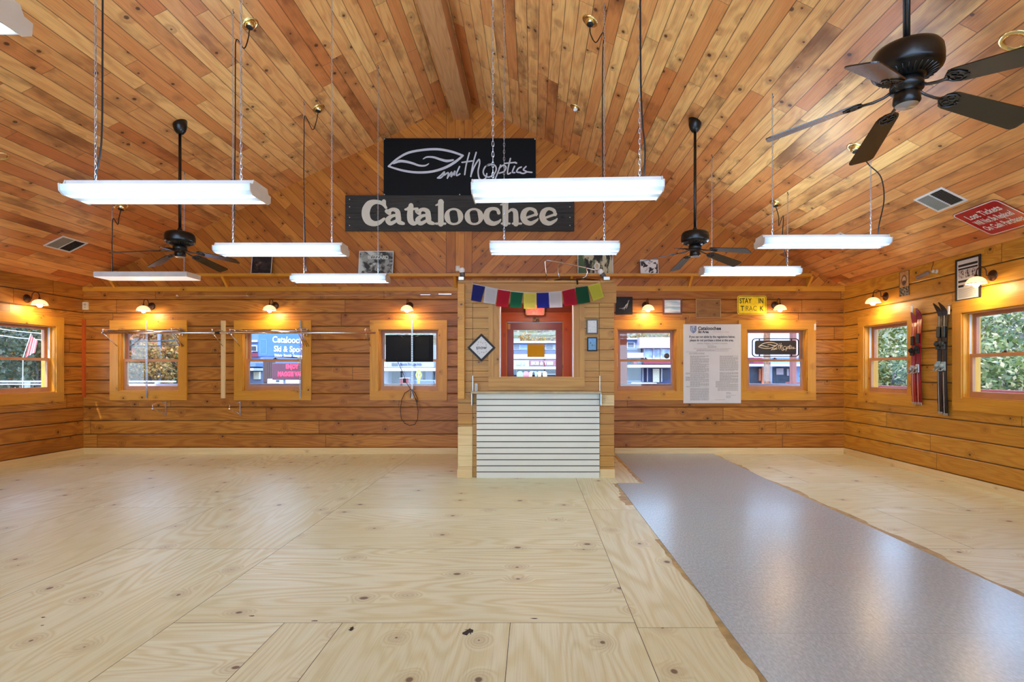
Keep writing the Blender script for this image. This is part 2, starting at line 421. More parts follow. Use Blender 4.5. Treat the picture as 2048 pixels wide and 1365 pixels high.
for x, y, w, h in ((937, 1264, .05, .07), (703, 1259, .03, .05), (628, 1243, .035, .012), (505, 1233, .035, .01), (86, 1236, .03, .012), (85, 1252, .02, .01), (1070, 1238, .04, .01)):
    Y = HC*FPX/(y-CY); X = (x-CX)*Y/FPX; rd_ = random.Random(x); m = MB(); n = 18
    m.face([m.v((X+w*.75*cos(2*pi*k/n)*rd_.uniform(.2, 1), Y+h*.75*sin(2*pi*k/n)*rd_.uniform(.2, 1), .0009)) for k in range(n)], [(0, 0)]*n); m.build('floor_stain', M_scorch, FL_)

def vinyl_mat():
    m = bpy.data.materials.new('speckled_grey_vinyl'); t = NT(m); u, v = t.uv()
    a = t.noise(t.comb(t.m('MULTIPLY', u, 90.0), t.m('MULTIPLY', v, 30.0)), 1, 3, .7); b = t.noise(t.comb(u, v), 1.3, 3)
    c = t.mix(t.rng(a, .35, .7), S_(168, 188, 198), S_(192, 212, 222)); c = t.mix(t.m('MULTIPLY', t.rng(b, .4, .7), .15), c, S_(176, 170, 172))
    fu = t.m('FRACT', t.m('DIVIDE', u, .914)); fv = t.m('FRACT', t.m('DIVIDE', v, .914))
    e = t.m('MINIMUM', t.m('MINIMUM', fu, t.m('SUBTRACT', 1.0, fu)), t.m('MINIMUM', fv, t.m('SUBTRACT', 1.0, fv)))
    c = t.mix(t.m('MULTIPLY', t.rng(e, 0, .003, 1, 0), .35), c, S_(110, 106, 112))
    t.put(t.b.inputs['Base Color'], c); t.put(t.b.inputs['Roughness'], t.rng(b, .3, .7, .255, .27)); t.b.inputs['Specular IOR Level'].default_value = .55; return m
vin = MB()
def vpoly(pts): vin.prism(pts, .0005, .006)
vpoly([(1.0, YB+.1), (2.87, YB+.1), (2.87, 6.46), (1.0, 6.46)]); vpoly([(1.32, 6.46), (2.87, 6.46), (2.92, D-.02), (1.335, D-.02)])
vin = vin.build('vinyl_flooring_strip', vinyl_mat())
tag(vin, 'long strip of grey speckled vinyl flooring with a notch near the booth, on the plywood', 'vinyl flooring')
gl = MB()
def ragged(x, y0, y1, w0, w1, sgn, n=90):
    P = []
    for i in range(n+1):
        y = y0+(y1-y0)*i/n; w = w0+(w1-w0)*(.5+.9*noise.noise(Vector((y*1.7, x*3, 0)))+.35*noise.noise(Vector((y*9, x, 1))))
        P.append((x+sgn*max(.004, w), y))
    for i in range(n):
        gl.quad([(x, P[i][1], .0012), (P[i][0], P[i][1], .0012), (P[i+1][0], P[i+1][1], .0012), (x, P[i+1][1], .0012)][::(1 if sgn > 0 else -1)], [(0, 0), (1, 0), (1, 1), (0, 1)])
ragged(2.87, .6, 8.7, .012, .09, 1); ragged(1.0, .6, 4.3, .005, .055, -1); ragged(1.0, 5.4, 6.45, .01, .12, -1); ragged(1.32, 6.5, 8.6, .02, .06, -1)
gl.build('adhesive_residue', mat('dried_yellow_adhesive', (180, 156, 98), .5, var=.25, vs=9), vin)

# ------------------------------------------------------------------ setting: walls
def spans(lo, hi, holes):
    out = []; c = lo
    for a, b in sorted(holes):
        if a > c: out.append((c, min(a, hi)))
        c = max(c, b)
    if c < hi: out.append((c, hi))
    return out
def log_wall(name, M, length, z0, z1, holes, label, u0=0.0, mt=None, h=.2185, base=.098):
    m = MB(); g = .016; c = .007
    m.M = M
    zs = []; k = 0; z = z0
    k0 = math.floor((z0-base)/h)
    for k in range(k0, k0+20):
        a = base+k*h; b = a+h
        prof = [(a, -g), (a+.003, -g), (a+.004, -c), (a+.016, 0), (b-.016, 0), (b-.004, -c), (b-.003, -g), (b, -g)]
        for (za, da), (zb, db) in zip(prof, prof[1:]):
            lo, hi = max(za, z0), min(zb, z1)
            if hi-lo < 1e-6: continue
            cuts = sorted({lo, hi} | {q for hh in holes for q in (hh[2], hh[3]) if lo < q < hi})
            for p, q in zip(cuts, cuts[1:]):
                dp = da+(db-da)*(p-za)/max(zb-za, 1e-6); dq = da+(db-da)*(q-za)/max(zb-za, 1e-6); mid = (p+q)/2
                for x0, x1 in spans(0, length, [(hh[0], hh[1]) for hh in holes if hh[2] < mid < hh[3]]):
                    m.quad([(x0, p, dp), (x1, p, dp), (x1, q, dq), (x0, q, dq)], [(x0+u0, p), (x1+u0, p), (x1+u0, q), (x0+u0, q)])
    # outer skin and reveals
    zc = sorted({z0, z1} | {q for hh in holes for q in (hh[2], hh[3]) if z0 < q < z1}); t = -.2
    for p, q in zip(zc, zc[1:]):
        mid = (p+q)/2
        for x0, x1 in spans(0, length, [(hh[0], hh[1]) for hh in holes if hh[2] < mid < hh[3]]):
            m.quad([(x1, p, t), (x0, p, t), (x0, q, t), (x1, q, t)], [(x1+9, p), (x0+9, p), (x0+9, q), (x1+9, q)])
    for a, b, p, q in holes:
        for P in ([(a, p), (b, p)], [(b, p), (b, q)], [(b, q), (a, q)], [(a, q), (a, p)]):
            m.quad([(*P[0], t), (*P[1], t), (*P[1], 0), (*P[0], 0)])
    m.quad([(0, z1, 0), (length, z1, 0), (length, z1, t), (0, z1, t)])
    return tag(m.build(name, mt or M_log), label, 'wall', kind='structure')

WZ0, WZ1 = 1.013, 2.015        # window opening heights
WB = [(238, 358.5), (486, 606.5), (757, 878), (1234, 1352.5), (1493, 1614)]
holes = [(bx(a)-XL, bx(b)-XL, WZ0, WZ1) for a, b in WB]
DXa, DXb, DZ = bx(1012.5), bx(1126.5), bz(643)
holes.append((DXa-XL, DXb-XL, -.1, DZ))
log_wall('wall_back', frame((XL, D, 0), (1, 0, 0), (0, 0, 1)), XR-XL, 0, EZ, holes, 'log-sided back wall of honey stained horizontal boards with five windows')
R1 = (7.31, 8.28); R2 = (5.42, 6.39); L1 = (7.32, 8.30); R0 = (2.2, 3.2); L0 = (3.6, 4.57); Rm = (-2.2, -1.2); Lm = (-1.6, -.6)
rh = [(D-b, D-a, WZ0, WZ1) for a, b in (R1, R2, Rm)]
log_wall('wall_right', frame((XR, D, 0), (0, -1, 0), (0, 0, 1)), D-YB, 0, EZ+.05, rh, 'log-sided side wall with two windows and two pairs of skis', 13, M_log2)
lh = [(a-YB, b-YB, WZ0, WZ1) for a, b in (L1, Lm)]
log_wall('wall_left', frame((XL, YB, 0), (0, 1, 0), (0, 0, 1)), D-YB, 0, EZ+.05, lh, 'log-sided side wall at the left end of the room', 29)
# wall behind the camera: two wide openings added to let daylight in
log_wall('wall_rear', frame((XR, YB, 0), (-1, 0, 0), (0, 0, 1)), XR-XL, 0, EZ, [(.5, 5.9, .1, 2.5), (6.4, 11.8, .1, 2.5)], 'log-sided rear wall with two wide openings added to admit daylight', 41)
rg = MB(); rg.M = frame((XR, YB, 0), (-1, 0, 0), (0, 0, 1))
for a, b in ((.5, 5.9), (6.4, 11.8)):
    for x in (a, b): rg.box((x-.05, .1, -.12), (x+.05, 2.5, -.02))
    for k in range(1, 4): rg.box((a+(b-a)*k/4-.03, .1, -.1), (a+(b-a)*k/4+.03, 2.5, -.04))
    for z in (.1, 2.5): rg.box((a, z-.05, -.12), (b, z+.05, -.02))
tag(rg.build('window_9', M_trim), 'frames of the wide daylight openings added in the unseen rear wall', 'window', kind='structure')
m = MB(); m.box((XL, YB-2.6, 2.62), (XR, YB-.2, 2.7)); tag(m.build('sun_blocking_roof', M_trim), 'unseen roof added outside the rear openings to block the sun', 'roof')  # out of view, put in to keep sun off the rear openings
# rear gable: unseen open triangle, added to let skylight onto the ceiling
g = MB(); g.box((XL, YB-.1, EZ-.02), (XR, YB, EZ+.12))
for x in (-5.2, -3.2, RX, 1.0, 3.0): g.box((x-.06, YB-.1, EZ+.12), (x+.06, YB, cz(x)))
tag(g.build('window_12', M_trim), 'frames of the open gable added in the rear wall for daylight', 'window', kind='structure')
# gable of diagonal boards
g = MB()
def guv(x, z, s): return ((x*s+z)*.7071+30*s, (z-x*s)*.7071)
for s, P in ((-1, [(XL, EZ), (RX, EZ), (RX, RZ)]), (1, [(RX, EZ), (XR, EZ), (RX, RZ)])):
    g.quad([(x, D, z) for x, z in P], [guv(x-RX, z-EZ, s) for x, z in P])
P = [(XL, EZ), (XR, EZ), (RX, RZ)]; g.quad([(x, D+.2, z) for x, z in P][::-1], [(0, 0)]*3)
tag(g.build('wall_gable', M_gable), 'triangular gable of diagonal knotty pine boards above the back wall', 'wall', kind='structure')
# ceiling slopes
sl = sqrt(1+SL*SL)
for s, xe, nm, lb in ((-1, XL-.25, 'ceiling_left', 'sloping knotty pine board ceiling on the side of the framed gable light row, left of the ridge beam'), (1, XR+.25, 'ceiling_right', 'sloping knotty pine board ceiling right of the ridge beam')):
    m = MB(); ze = cz(xe); y0, y1 = YB-1.5, D+.15; W = abs(xe-RX)*sl  # slopes run past the rear wall, an unseen overhang added against the sun
    P = [(RX, y0, RZ), (RX, y1, RZ), (xe, y1, ze), (xe, y0, ze)]
    if s > 0: P = P[::-1]
    U = [(y0, 0), (y1, 0), (y1, W), (y0, W)] if s < 0 else [(y0+50, W), (y1+50, W), (y1+50, 0), (y0+50, 0)]
    m.quad(P, U); m.quad([(x, y, z+.06) for x, y, z in P][::-1], U)
    P2 = [(xe, y0, ze), (xe, y1, ze), (xe, y1, ze+.06), (xe, y0, ze+.06)]; m.quad(P2)
    tag(m.build(nm, M_ceil), lb.replace('on the side of the framed gable light row, ', ''), 'ceiling', kind='structure')
m = MB(); m.box((-1.275, YB, 5.40), (-1.005, D-.002, cz(-1.0)-.005)); tag(m.build('ridge_beam', M_beam), 'long glued timber ridge beam under the peak of the ceiling', 'beam')
m = MB(); m.box((bx(892), D-.028, bz(546)), (bx(944), D, 5.60)); tag(m.build('trim_1', M_gable), 'upright board up the middle of the gable', 'trim', kind='structure')
m = MB(); m.box((XL, D-.022, bz(583)), (bx(915), D, bz(574))); m.box((bx(1229), D-.022, bz(583)), (XR, D, bz(573))); tag(m.build('trim_2', M_trim), 'narrow board between log siding and gable', 'trim', kind='structure')
for k, (x, y) in enumerate(((XL-.2, D), (XR, D), (XL-.2, YB-.2), (XR, YB-.2))):
    m = MB(); m.box((x, y, 0), (x+.2, y+.2, EZ)); tag(m.build('trim_%d' % (6+k), M_log), 'corner block of the log walls', 'trim', kind='structure')
for nm, a, b in (('baseboard_back', (XL+.022, D-.022, 0), (bx(915), D, .098)), ('baseboard_back_right', (bx(1229), D-.022, 0), (XR-.022, D, .098)), ('baseboard_left', (XL, YB, 0), (XL+.022, D, .098)), ('baseboard_right', (XR-.022, YB, 0), (XR, D, .098))):
    m = MB(); m.box(a, b); tag(m.build(nm, M_pale), 'pale raw pine baseboard, ' + nm.replace('baseboard_', '').replace('_', ' ') + ' wall', 'baseboard', kind='structure')
m = MB(); m.box((XL, D-.035, bz(795)), (bx(172), D, bz(640))); tag(m.build('trim_3', M_trimr), 'reddish upright strip in the corner of the room', 'trim', kind='structure')
m = MB(); m.box((bx(443.5), D-.025, bz(797)), (bx(451.5), D-.001, bz(642))); tag(m.build('trim_4', M_pale), 'pale pine upright strip between the two windows with rails', 'trim', kind='structure')

# ------------------------------------------------------------------ windows
def window(n, M, W=.976, cw=.135, hidden=False, lab=''):
    """double-hung window; local origin at the middle of the opening's lower edge, z out of the wall"""
    H = WZ1-WZ0; r = thing('window_%d' % n, lab, 'window', M, kind='structure'); w = W/2
    m = MB(); m.box((-w-cw, -.146, 0), (w+cw, 0, .024)); m.box((-w-cw, H, 0), (w+cw, H+.146, .024)); m.box((-w-cw, 0, 0), (-w, H, .022)); m.box((w, 0, 0), (w+cw, H, .022))
    m.build('casing', M_trim, r)
    m = MB(); t = .012
    m.box((-w, 0, -.2), (-w+t, H, .004)); m.box((w-t, 0, -.2), (w, H, .004)); m.box((-w, 0, -.2), (w, t, .004)); m.box((-w, H-t, -.2), (w, H, .004))
    for sx in (-1, 1):
        for z in (-.055, -.1): m.box((sx*(w-.026) if sx < 0 else w-.026, 0, z-.006), (sx*(w-.01) if sx < 0 else w-.01, H, z+.006))
    m.build('jamb', M_trim, r)
    m = MB()
    for sx in (-1, 1): m.box((min(sx*(w-t), sx*(w-.02)), H/2, -.095), (max(sx*(w-t), sx*(w-.02)), H-.02, -.06))
    m.build('track_liner', M_vinylw, r)
    for nm, y0, y1, z, br, mt in (('lower_sash', t, H/2+.02, -.078, .07, M_sash), ('upper_sash', H/2-.02, H-t, -.125, .04, M_sashin)):
        m = MB(); a = w-.024; s = .042; zz = (z-.018, z+.018)
        m.box((-a, y0, zz[0]), (-a+s, y1, zz[1])); m.box((a-s, y0, zz[0]), (a, y1, zz[1]))
        m.box((-a+s, y0, zz[0]), (a-s, y0+br, zz[1])); m.box((-a+s, y1-.04, zz[0]), (a-s, y1, zz[1]))
        o = m.build(nm, mt, r)
        m = MB(); m.box((-a+s, y0+br, z-.002), (a-s, y1-.04, z+.002)); m.build('pane', M_glass, o)
    m = MB(); m.box((-.03, H/2+.021, -.09), (.03, H/2+.03, -.065)); m.lathe([(.0, .0), (.014, 0), (.012, .014), (0, .016)], 12, (0, H/2+.03, -.078), 'y'); m.build('sash_lock', M_bronze, r)
    return r
wl = ['behind the clothes rail nearest the left corner', 'below the second sconce, street sign seen through it', 'with a black sign back in it, beside the booth', 'between the booth and the white rules poster', 'with a small eyewear sign hanging in it']
for i, (a, b) in enumerate(WB): window(i+1, frame(((bx(a)+bx(b))/2, D, WZ0), (1, 0, 0), (0, 0, 1)), bx(b)-bx(a), lab='double-hung pine window '+wl[i])
for i, (n, (a, b), lb) in enumerate(((6, R1, 'left of the red skis'), (7, R2, 'right of the black skis, bushes outside'), (10, Rm, 'out of sight behind the viewer on the ski wall'))):
    window(n, frame((XR, (a+b)/2, WZ0), (0, -1, 0), (0, 0, 1)), b-a, lab='double-hung pine window '+lb)
for n, (a, b), lb in ((8, L1, 'in the left side wall, trees and red bush outside'), (11, Lm, 'further back in the left side wall')):
    window(n, frame((XL, (a+b)/2, WZ0), (0, 1, 0), (0, 0, 1)), b-a, lab='double-hung pine window '+lb)

# ------------------------------------------------------------------ street door
def street_door():
    r = thing('door_1', 'glazed red street door seen through the booth opening', 'door', (bx(1069.5), D, 0), kind='structure'); x0, x1 = DXa-bx(1069.5), DXb-bx(1069.5)
    m = MB(); cw = .16
    m.box((x0-cw, -.028, 0), (x0, 0, DZ+.14)); m.box((x1, -.028, 0), (x1+cw, 0, DZ+.14)); m.box((x0, -.028, DZ), (x1, 0, DZ+.14)); m.build('casing', M_trimr, r)
    m = MB(); m.box((x0, -.004, 0), (x0+.012, .2, DZ)); m.box((x1-.012, -.004, 0), (x1, .2, DZ)); m.box((x0, -.004, DZ-.012), (x1, .2, DZ)); m.build('jamb', M_trim, r)
    m = MB(); a, b = x0+.013, x1-.013; s = .105; y0, y1 = .03, .075
    m.box((a, y0, .02), (a+s, y1, DZ-.02)); m.box((b-s, y0, .02), (b, y1, DZ-.02)); m.box((a+s, y0, DZ-.14), (b-s, y1, DZ-.02)); m.box((a+s, y0, .02), (b-s, y1, .28))
    d = m.build('door_leaf', M_door, r)
    m = MB(); m.box((a+s, .05, .28), (b-s, .054, DZ-.14)); m.build('pane', M_glass, d)
    m = MB(); m.box((b-.09, y0-.05, 1.0), (b-.03, y0, 1.04)); m.build('door_handle', M_brass, d)
    m = MB(); m.box((x0+.02, .0, DZ-.13), (x0+.065, .03, DZ-.04)); m.build('door_sensor', mat('tan_plastic', (200, 140, 80), .5), r)
street_door()
m = MB(); m.box((bx(999), D-.02, DZ+.145), (bx(1147), D-.001, 2.44)); tag(m.build('trim_5', M_redwood), 'dark red board above the street door inside the booth', 'trim', kind='structure')

# ------------------------------------------------------------------ ticket booth
def sx2(x): return bx(x, DB)
def sz2(y): return bz(y, DB)
def booth():
    r = thing('ticket_booth', 'pine ticket booth with service window and white slatted front', 'ticket booth', (0, DB, 0))
    Fr = frame((0, 0, 0), (1, 0, 0), (0, 0, 1))   # x right, y up, z toward the viewer
    xl, xr, xo0, xo1 = sx2(916), sx2(1228), sx2(999), sx2(1147.5); zo0, zo1, zt = sz2(755), sz2(607), sz2(566)
    T = D-DB
    def board_panel(x0, x1, z0, z1, name, mt=M_booth, d=0.0, th=.12, vo=0):
        m = MB(); m.M = Fr
        hh = .1335; k = int(z0/hh)
        while k*hh < z1:
            a, b = max(z0, k*hh), min(z1, (k+1)*hh)
            if b-a > .004:
                prof = [(a, d-.006), (a+.003, d), (b-.003, d), (b, d-.006)]
                o = random.random()*30
                for (p, dp), (q, dq) in zip(prof, prof[1:]): m.quad([(x0, p, dp), (x1, p, dp), (x1, q, dq), (x0, q, dq)], [(x0+o, p), (x1+o, p), (x1+o, q), (x0+o, q)])
            k += 1
        for X, s in ((x0, 1), (x1, -1)):
            P = [(X, z0, d), (X, z1, d), (X, z1, d-th), (X, z0, d-th)]; m.quad(P[::s], [(q[2], q[1]) for q in P[::s]])
        m.quad([(x1, z0, d-th), (x0, z0, d-th), (x0, z1, d-th), (x1, z1, d-th)], [(0, z0), (1, z0), (1, z1), (0, z1)])
        m.quad([(x0, z1, d), (x1, z1, d), (x1, z1, d-th), (x0, z1, d-th)])
        return m.build(name, mt, r)
    zl = sz2(853)
    board_panel(xl, sx2(945), zl, zt, 'corner_boards', d=.012); board_panel(xl, sx2(945), 0, zl, 'corner_boards', M_pale, d=.012)
    board_panel(sx2(1199), xr, 0, sz2(812), 'corner_boards', d=.012); board_panel(sx2(1199), xr, sz2(812), sz2(790), 'patch_board', M_pale, d=.013); board_panel(sx2(1199), xr, sz2(790), zt, 'corner_boards', d=.012)
    board_panel(sx2(945.5), sx2(1198.5), 0, zo0, 'front_boards'); board_panel(sx2(945.5), xo0, zo0, zt, 'front_boards'); board_panel(xo1, sx2(1198.5), zo0, zt, 'front_boards')
    board_panel(xo0, xo1, zo1, zt, 'front_boards')
    for q0 in (xl, xr-.1): m = MB(); m.box((q0, .12, 0), (q0+.1, T-.03, zt)); m.build('side_wall', M_trimr, r)
    m = MB(); m.box((xl, .0, zt), (xr, T-.03, zt+.03)); m.build('roof_boards', M_booth, r)
    m = MB(); m.box((sx2(955), -.012, zt), (sx2(1222), .0, sz2(562.5))); m.build('roof_edge_strip', M_trim, r)
    m = MB(); m.box((sx2(930), -.045, sz2(607)), (sx2(1231.5), 0, sz2(569))); m.build('header_board', M_booth, r)
    m = MB(); m.rbox((sx2(917), -.085, sz2(798)), (sx2(930.5), -.035, sz2(570)), .003); m.build('front_post', M_trim, r)
    m = MB(); m.box((sx2(915), -.028, 0), (sx2(945), -.013, .105)); m.build('foot_board', M_pale, r)
    m = MB(); m.box((sx2(1199), -.028, 0), (sx2(1229), -.013, .105)); m.build('foot_board', M_pale, r)
    # service window frame
    a, b = sx2(977), sx2(1169); zb0 = sz2(781)
    m = MB(); m.box((a, -.024, zo0), (xo0, 0, sz2(608))); m.box((xo1, -.024, zo0), (b, 0, sz2(608))); m.box((a, -.026, zb0), (b, 0, zo0)); m.build('window_casing', M_booth, r)
    for q0 in (xo0-.001, xo1-.012): m = MB(); m.box((q0, 0, zo0), (q0+.013, .13, zo1)); m.build('window_channel', mat('white_plastic_channel', (246, 240, 230), .3), r)
    m = MB(); m.box((xo0+.012, 0, zo0-.004), (xo1-.012, .13, zo0+.008)); m.build('sill', M_trim, r)
    # slatwall
    w0, w1 = sx2(954), sx2(1198); n = 14; top = sz2(787); p = top/n
    m = MB()
    m.mi = 1; m.box((w0, -.045, 0), (w1, -.012, top)); m.mi = 0
    for k in range(n): m.box((w0, -.052, k*p+(.006 if k else 0)), (w1, -.0455, (k+1)*p-.006))
    m.build('slatwall_panel', [M_slat, M_groove], r)
    m = MB(); m.rbox((sx2(944), -.16, sz2(787)), (sx2(1200), -.0, sz2(782.5)), .003); m.build('counter_ledge', mat('worn_tan_counter', (176, 150, 104), .35, var=.15), r)
    for x, s in ((sx2(946), 1), (sx2(1199), -1)):
        m = MB(); m.box((x-.004, -.15, sz2(810)), (x+.004, -.02, sz2(787))); m.box((x-.004, -.03, sz2(787)), (x+.004, -.024, sz2(752))); m.build('ledge_bracket', M_steel, r)
    return r
booth()
m = MB(); m.prism([(-.018, 0), (.018, 0), (.018, .095), (-.018, .095)], -.02, .02)
m.build('holder_body', mat('clear_acrylic', (225, 228, 224), .15, trans=.8), tag(thing('card_holder', 'small clear acrylic card holder standing on the booth ledge', 'card holder', frame((sx2(954), DB-.08, sz2(782.5)+.001), (1, 0, 0), (0, 0, 1)))))

# ------------------------------------------------------------------ framed things on the booth and walls
def printed(name, base, fn):
    """procedural artwork in the picture's own uv space (metres)"""
    m = bpy.data.materials.new(name); t = NT(m); u, v = t.uv(); c = fn(t, u, v); t.put(t.b.inputs['Base Color'], c); t.b.inputs['Roughness'].default_value = base; return m
def picture(name, label, cat, M, w, h, fw, fmat, art, depth=.018, mat_in=None, mw=0, group=None, rot=0):
    r = thing(name, label, cat, M @ Matrix.Rotation(rot, 4, 'Z'), group)
    m = MB(); a, b = w/2, h/2
    if fw:
        for x0, y0, x1, y1 in ((-a, -b, a, -b+fw), (-a, b-fw, a, b), (-a, -b+fw, -a+fw, b-fw), (a-fw, -b+fw, a, b-fw)): m.rbox((x0, y0, .001), (x1, y1, depth), min(.003, fw*.3))
        m.build('frame', fmat, r)
    m = MB(); z = depth*.5 if fw else depth
    m.quad([(-a+fw, -b+fw, z), (a-fw, -b+fw, z), (a-fw, b-fw, z), (-a+fw, b-fw, z)], [(-a+fw, -b+fw), (a-fw, -b+fw), (a-fw, b-fw), (-a+fw, b-fw)])
    if not fw:
        m.box((-a, -b, 0.0005), (a, b, z-.0003))
    m.build('mat_board' if mat_in else 'print', mat_in or art, r)
    if mat_in and mw:
        m = MB(); e = fw+mw; z += .0015
        m.quad([(-a+e, -b+e, z), (a-e, -b+e, z), (a-e, b-e, z), (-a+e, b-e, z)], [(-a+e, -b+e), (a-e, -b+e), (a-e, b-e), (-a+e, b-e)]); m.build('print', art, r)
    return r
def blotch(name, cols, sc=20, rough=.4, thr=(.42, .58), ys=1.0):
    def fn(t, u, v):
        n = t.noise(t.comb(t.m('MULTIPLY', u, sc), t.m('MULTIPLY', v, sc*ys)), 1, 4, .6, .4); n2 = t.noise(t.comb(t.m('MULTIPLY', u, sc*.6), t.m('MULTIPLY', v, sc*.6*ys), 4.0), 1, 3)
        c = t.mix(t.rng(n, *thr), S_(*cols[0]), S_(*cols[1]))
        if len(cols) > 2: c = t.mix(t.rng(n2, .52, .6), c, S_(*cols[2]))
        return c
    return printed(name, rough, fn)

# diamond snow picture
Mx = pt(962.9, 696, DB-.03)
sn = picture('framed_snow_print', 'black diamond-hung frame with a white snow print on the booth front', 'picture frame', frame((Mx.x, DB-.027, bz(696, DB)), (1, 0, 0), (0, 0, 1)), .25, .25, .024, M_dark, M_paper, .022, rot=pi/4)
red = mat('red_ink', (160, 50, 54), .7)
lettering('print_word', 'snow', .062, M_ink2, sn, (0, 0, .013), .0003, bold=.0008).matrix_basis = Matrix.Translation((0, 0, .013)) @ Matrix.Rotation(-pi/4, 4, 'Z')
m = MB(); 
for k in range(16):
    a = 2*pi*k/16+.1; R = .058 + .01*((k*7) % 3)
    if abs(sin(a)) < .45: continue
    p = Vector((cos(a)*R, sin(a)*R)); q = Matrix.Rotation(-pi/4, 2) @ p
    m.mi = k % 2; m.stroke([(q.x-.006, q.y-.004), (q.x, q.y+.004), (q.x+.006, q.y-.002)], .0035, .0125, .0132)
m.build('print_sprigs', [red, M_ink2], sn)
picture('framed_certificate', 'grey framed small white certificate, upper of the two frames on the booth', 'picture frame', frame((sx2(1184), DB-.014, sz2(654)), (1, 0, 0), (0, 0, 1)), .147, .19, .017, mat('grey_frame_wood', (96, 88, 78), .5), blotch('certificate_print', ((222, 220, 216), (120, 116, 112)), 60, thr=(.58, .66)), mat_in=M_paper, mw=.012)
def snowscene(t, u, v):
    f = t.rng(v, -.02, .05); c = t.mix(f, S_(90, 140, 176), S_(96, 150, 205)); n = t.noise(t.comb(t.m('MULTIPLY', u, 45.0), t.m('MULTIPLY', v, 30.0)), 1, 3)
    return t.mix(t.m('MULTIPLY', t.rng(n, .55, .62), t.rng(t.m('ABSOLUTE', u), .02, .035, 1, 0)), c, S_(24, 30, 40))
picture('framed_ski_photo', 'black framed blue photograph of a skier, lower of the two frames on the booth', 'picture frame', frame((sx2(1184), DB-.014, sz2(689)), (1, 0, 0), (0, 0, 1)), .125, .175, .014, M_dark, printed('skier_photo', .3, snowscene))

# right part of the back wall
def arcart(t, u, v):
    n = t.noise(t.comb(t.m('MULTIPLY', u, 8.0), t.m('MULTIPLY', v, 8.0)), 1, 3); c = t.mix(t.rng(n, .4, .7), S_(4, 5, 8), S_(12, 20, 42)); return c
cv = picture('canvas_print', 'square black and blue canvas with thin white lines, right of the booth', 'wall art', onback(1248, 612, .002), .27, .285, 0, None, printed('night_canvas', .7, arcart), .02)
m = MB()
for P in ([(-.08, -.045), (-.02, -.04), (.03, 0), (.085, .09)], [(-.03, -.06), (.02, -.03), (.05, .02), (.07, .09)], [(.0, -.07), (.02, 0), (.07, .045)], [(.03, -.05), (.05, -.01), (.06, .04)]): m.stroke(P, [.003, .006, .006, .002], .0201, .021)
m.build('painted_lines', mat('pale_paint', (200, 204, 206), .5), cv)
def skyart(t, u, v): 
    n = t.noise(t.comb(t.m('MULTIPLY', u, 3.0), t.m('MULTIPLY', v, 22.0)), 1, 2); return t.mix(t.rng(n, .35, .65), S_(226, 232, 236), S_(150, 186, 204))
picture('framed_landscape_print', 'red-brown framed pale blue and white print between sconce and wooden plaque', 'picture frame', onback(1344.5, 613.5, .002), .315, .26, .028, mat('red_brown_frame', (120, 60, 40), .4, var=.15), printed('pale_landscape', .15, skyart))
picture('wooden_plaque', 'plain wooden panel in a thin pale frame above the white poster', 'plaque', onback(1416, 617.5, .002), .405, .31, .012, mat('pale_gilt_frame', (176, 140, 92), .4), wood('plaque_wood', S_(170, 122, 66), S_(140, 94, 44), S_(84, 50, 22), kn=6, kamt=.6, kr=.1, rings=9, gv=4, gu=1.2, grain=.5))
# stay in track sign
r = thing('trail_sign', 'worn yellow metal sign with black letters STAY IN TRACK', 'sign', onback(1503.5, 610.5, .004))
def rrect(w, h, rd, n=6):
    P = []
    for cx_, cy_, a0 in ((w/2-rd, h/2-rd, 0), (-w/2+rd, h/2-rd, pi/2), (-w/2+rd, -h/2+rd, pi), (w/2-rd, -h/2+rd, 1.5*pi)):
        for k in range(n+1): a = a0+pi/2*k/n; P.append((cx_+rd*cos(a), cy_+rd*sin(a)))
    return P
def ring(m, w, h, rd, t, z0, z1):
    A = rrect(w, h, rd); B = rrect(w-2*t, h-2*t, max(rd-t, .001)); n = len(A)
    for i in range(n):
        k = (i+1) % n
        m.quad([(*A[i], z1), (*A[k], z1), (*B[k], z1), (*B[i], z1)]); m.quad([(*A[i], z0), (*A[k], z0), (*A[k], z1), (*A[i], z1)]); m.quad([(*B[k], z0), (*B[i], z0), (*B[i], z1), (*B[k], z1)])
m = MB(); m.prism(rrect(.475, .30, .035), 0, .003); m.build('sign_plate', mat('faded_yellow_paint', (240, 206, 20), .4, var=.12, vs=12), r)
m = MB(); ring(m, .452, .277, .028, .006, .003, .0036); m.build('sign_border', M_dark, r)
fad = mat('faded_black_paint', (96, 84, 20), .6, var=.5, vs=30); blk = mat('sign_black_paint', (44, 38, 14), .6, var=.5, vs=30)
lettering('sign_word', 'STAY', .115, blk, r, (-.105, .063, .0035), .0003, sx=.72, bold=.002); lettering('sign_word', 'IN', .115, blk, r, (.145, .063, .0035), .0003, sx=.72, bold=.002)
lettering('sign_word', 'T', .115, blk, r, (-.155, -.06, .0035), .0003, sx=.8, bold=.002); lettering('sign_word', 'RAC', .115, fad, r, (-.012, -.06, .0035), .0002, sx=.82); lettering('sign_word', 'K', .115, blk, r, (.155, -.06, .0035), .0003, sx=.8, bold=.002)

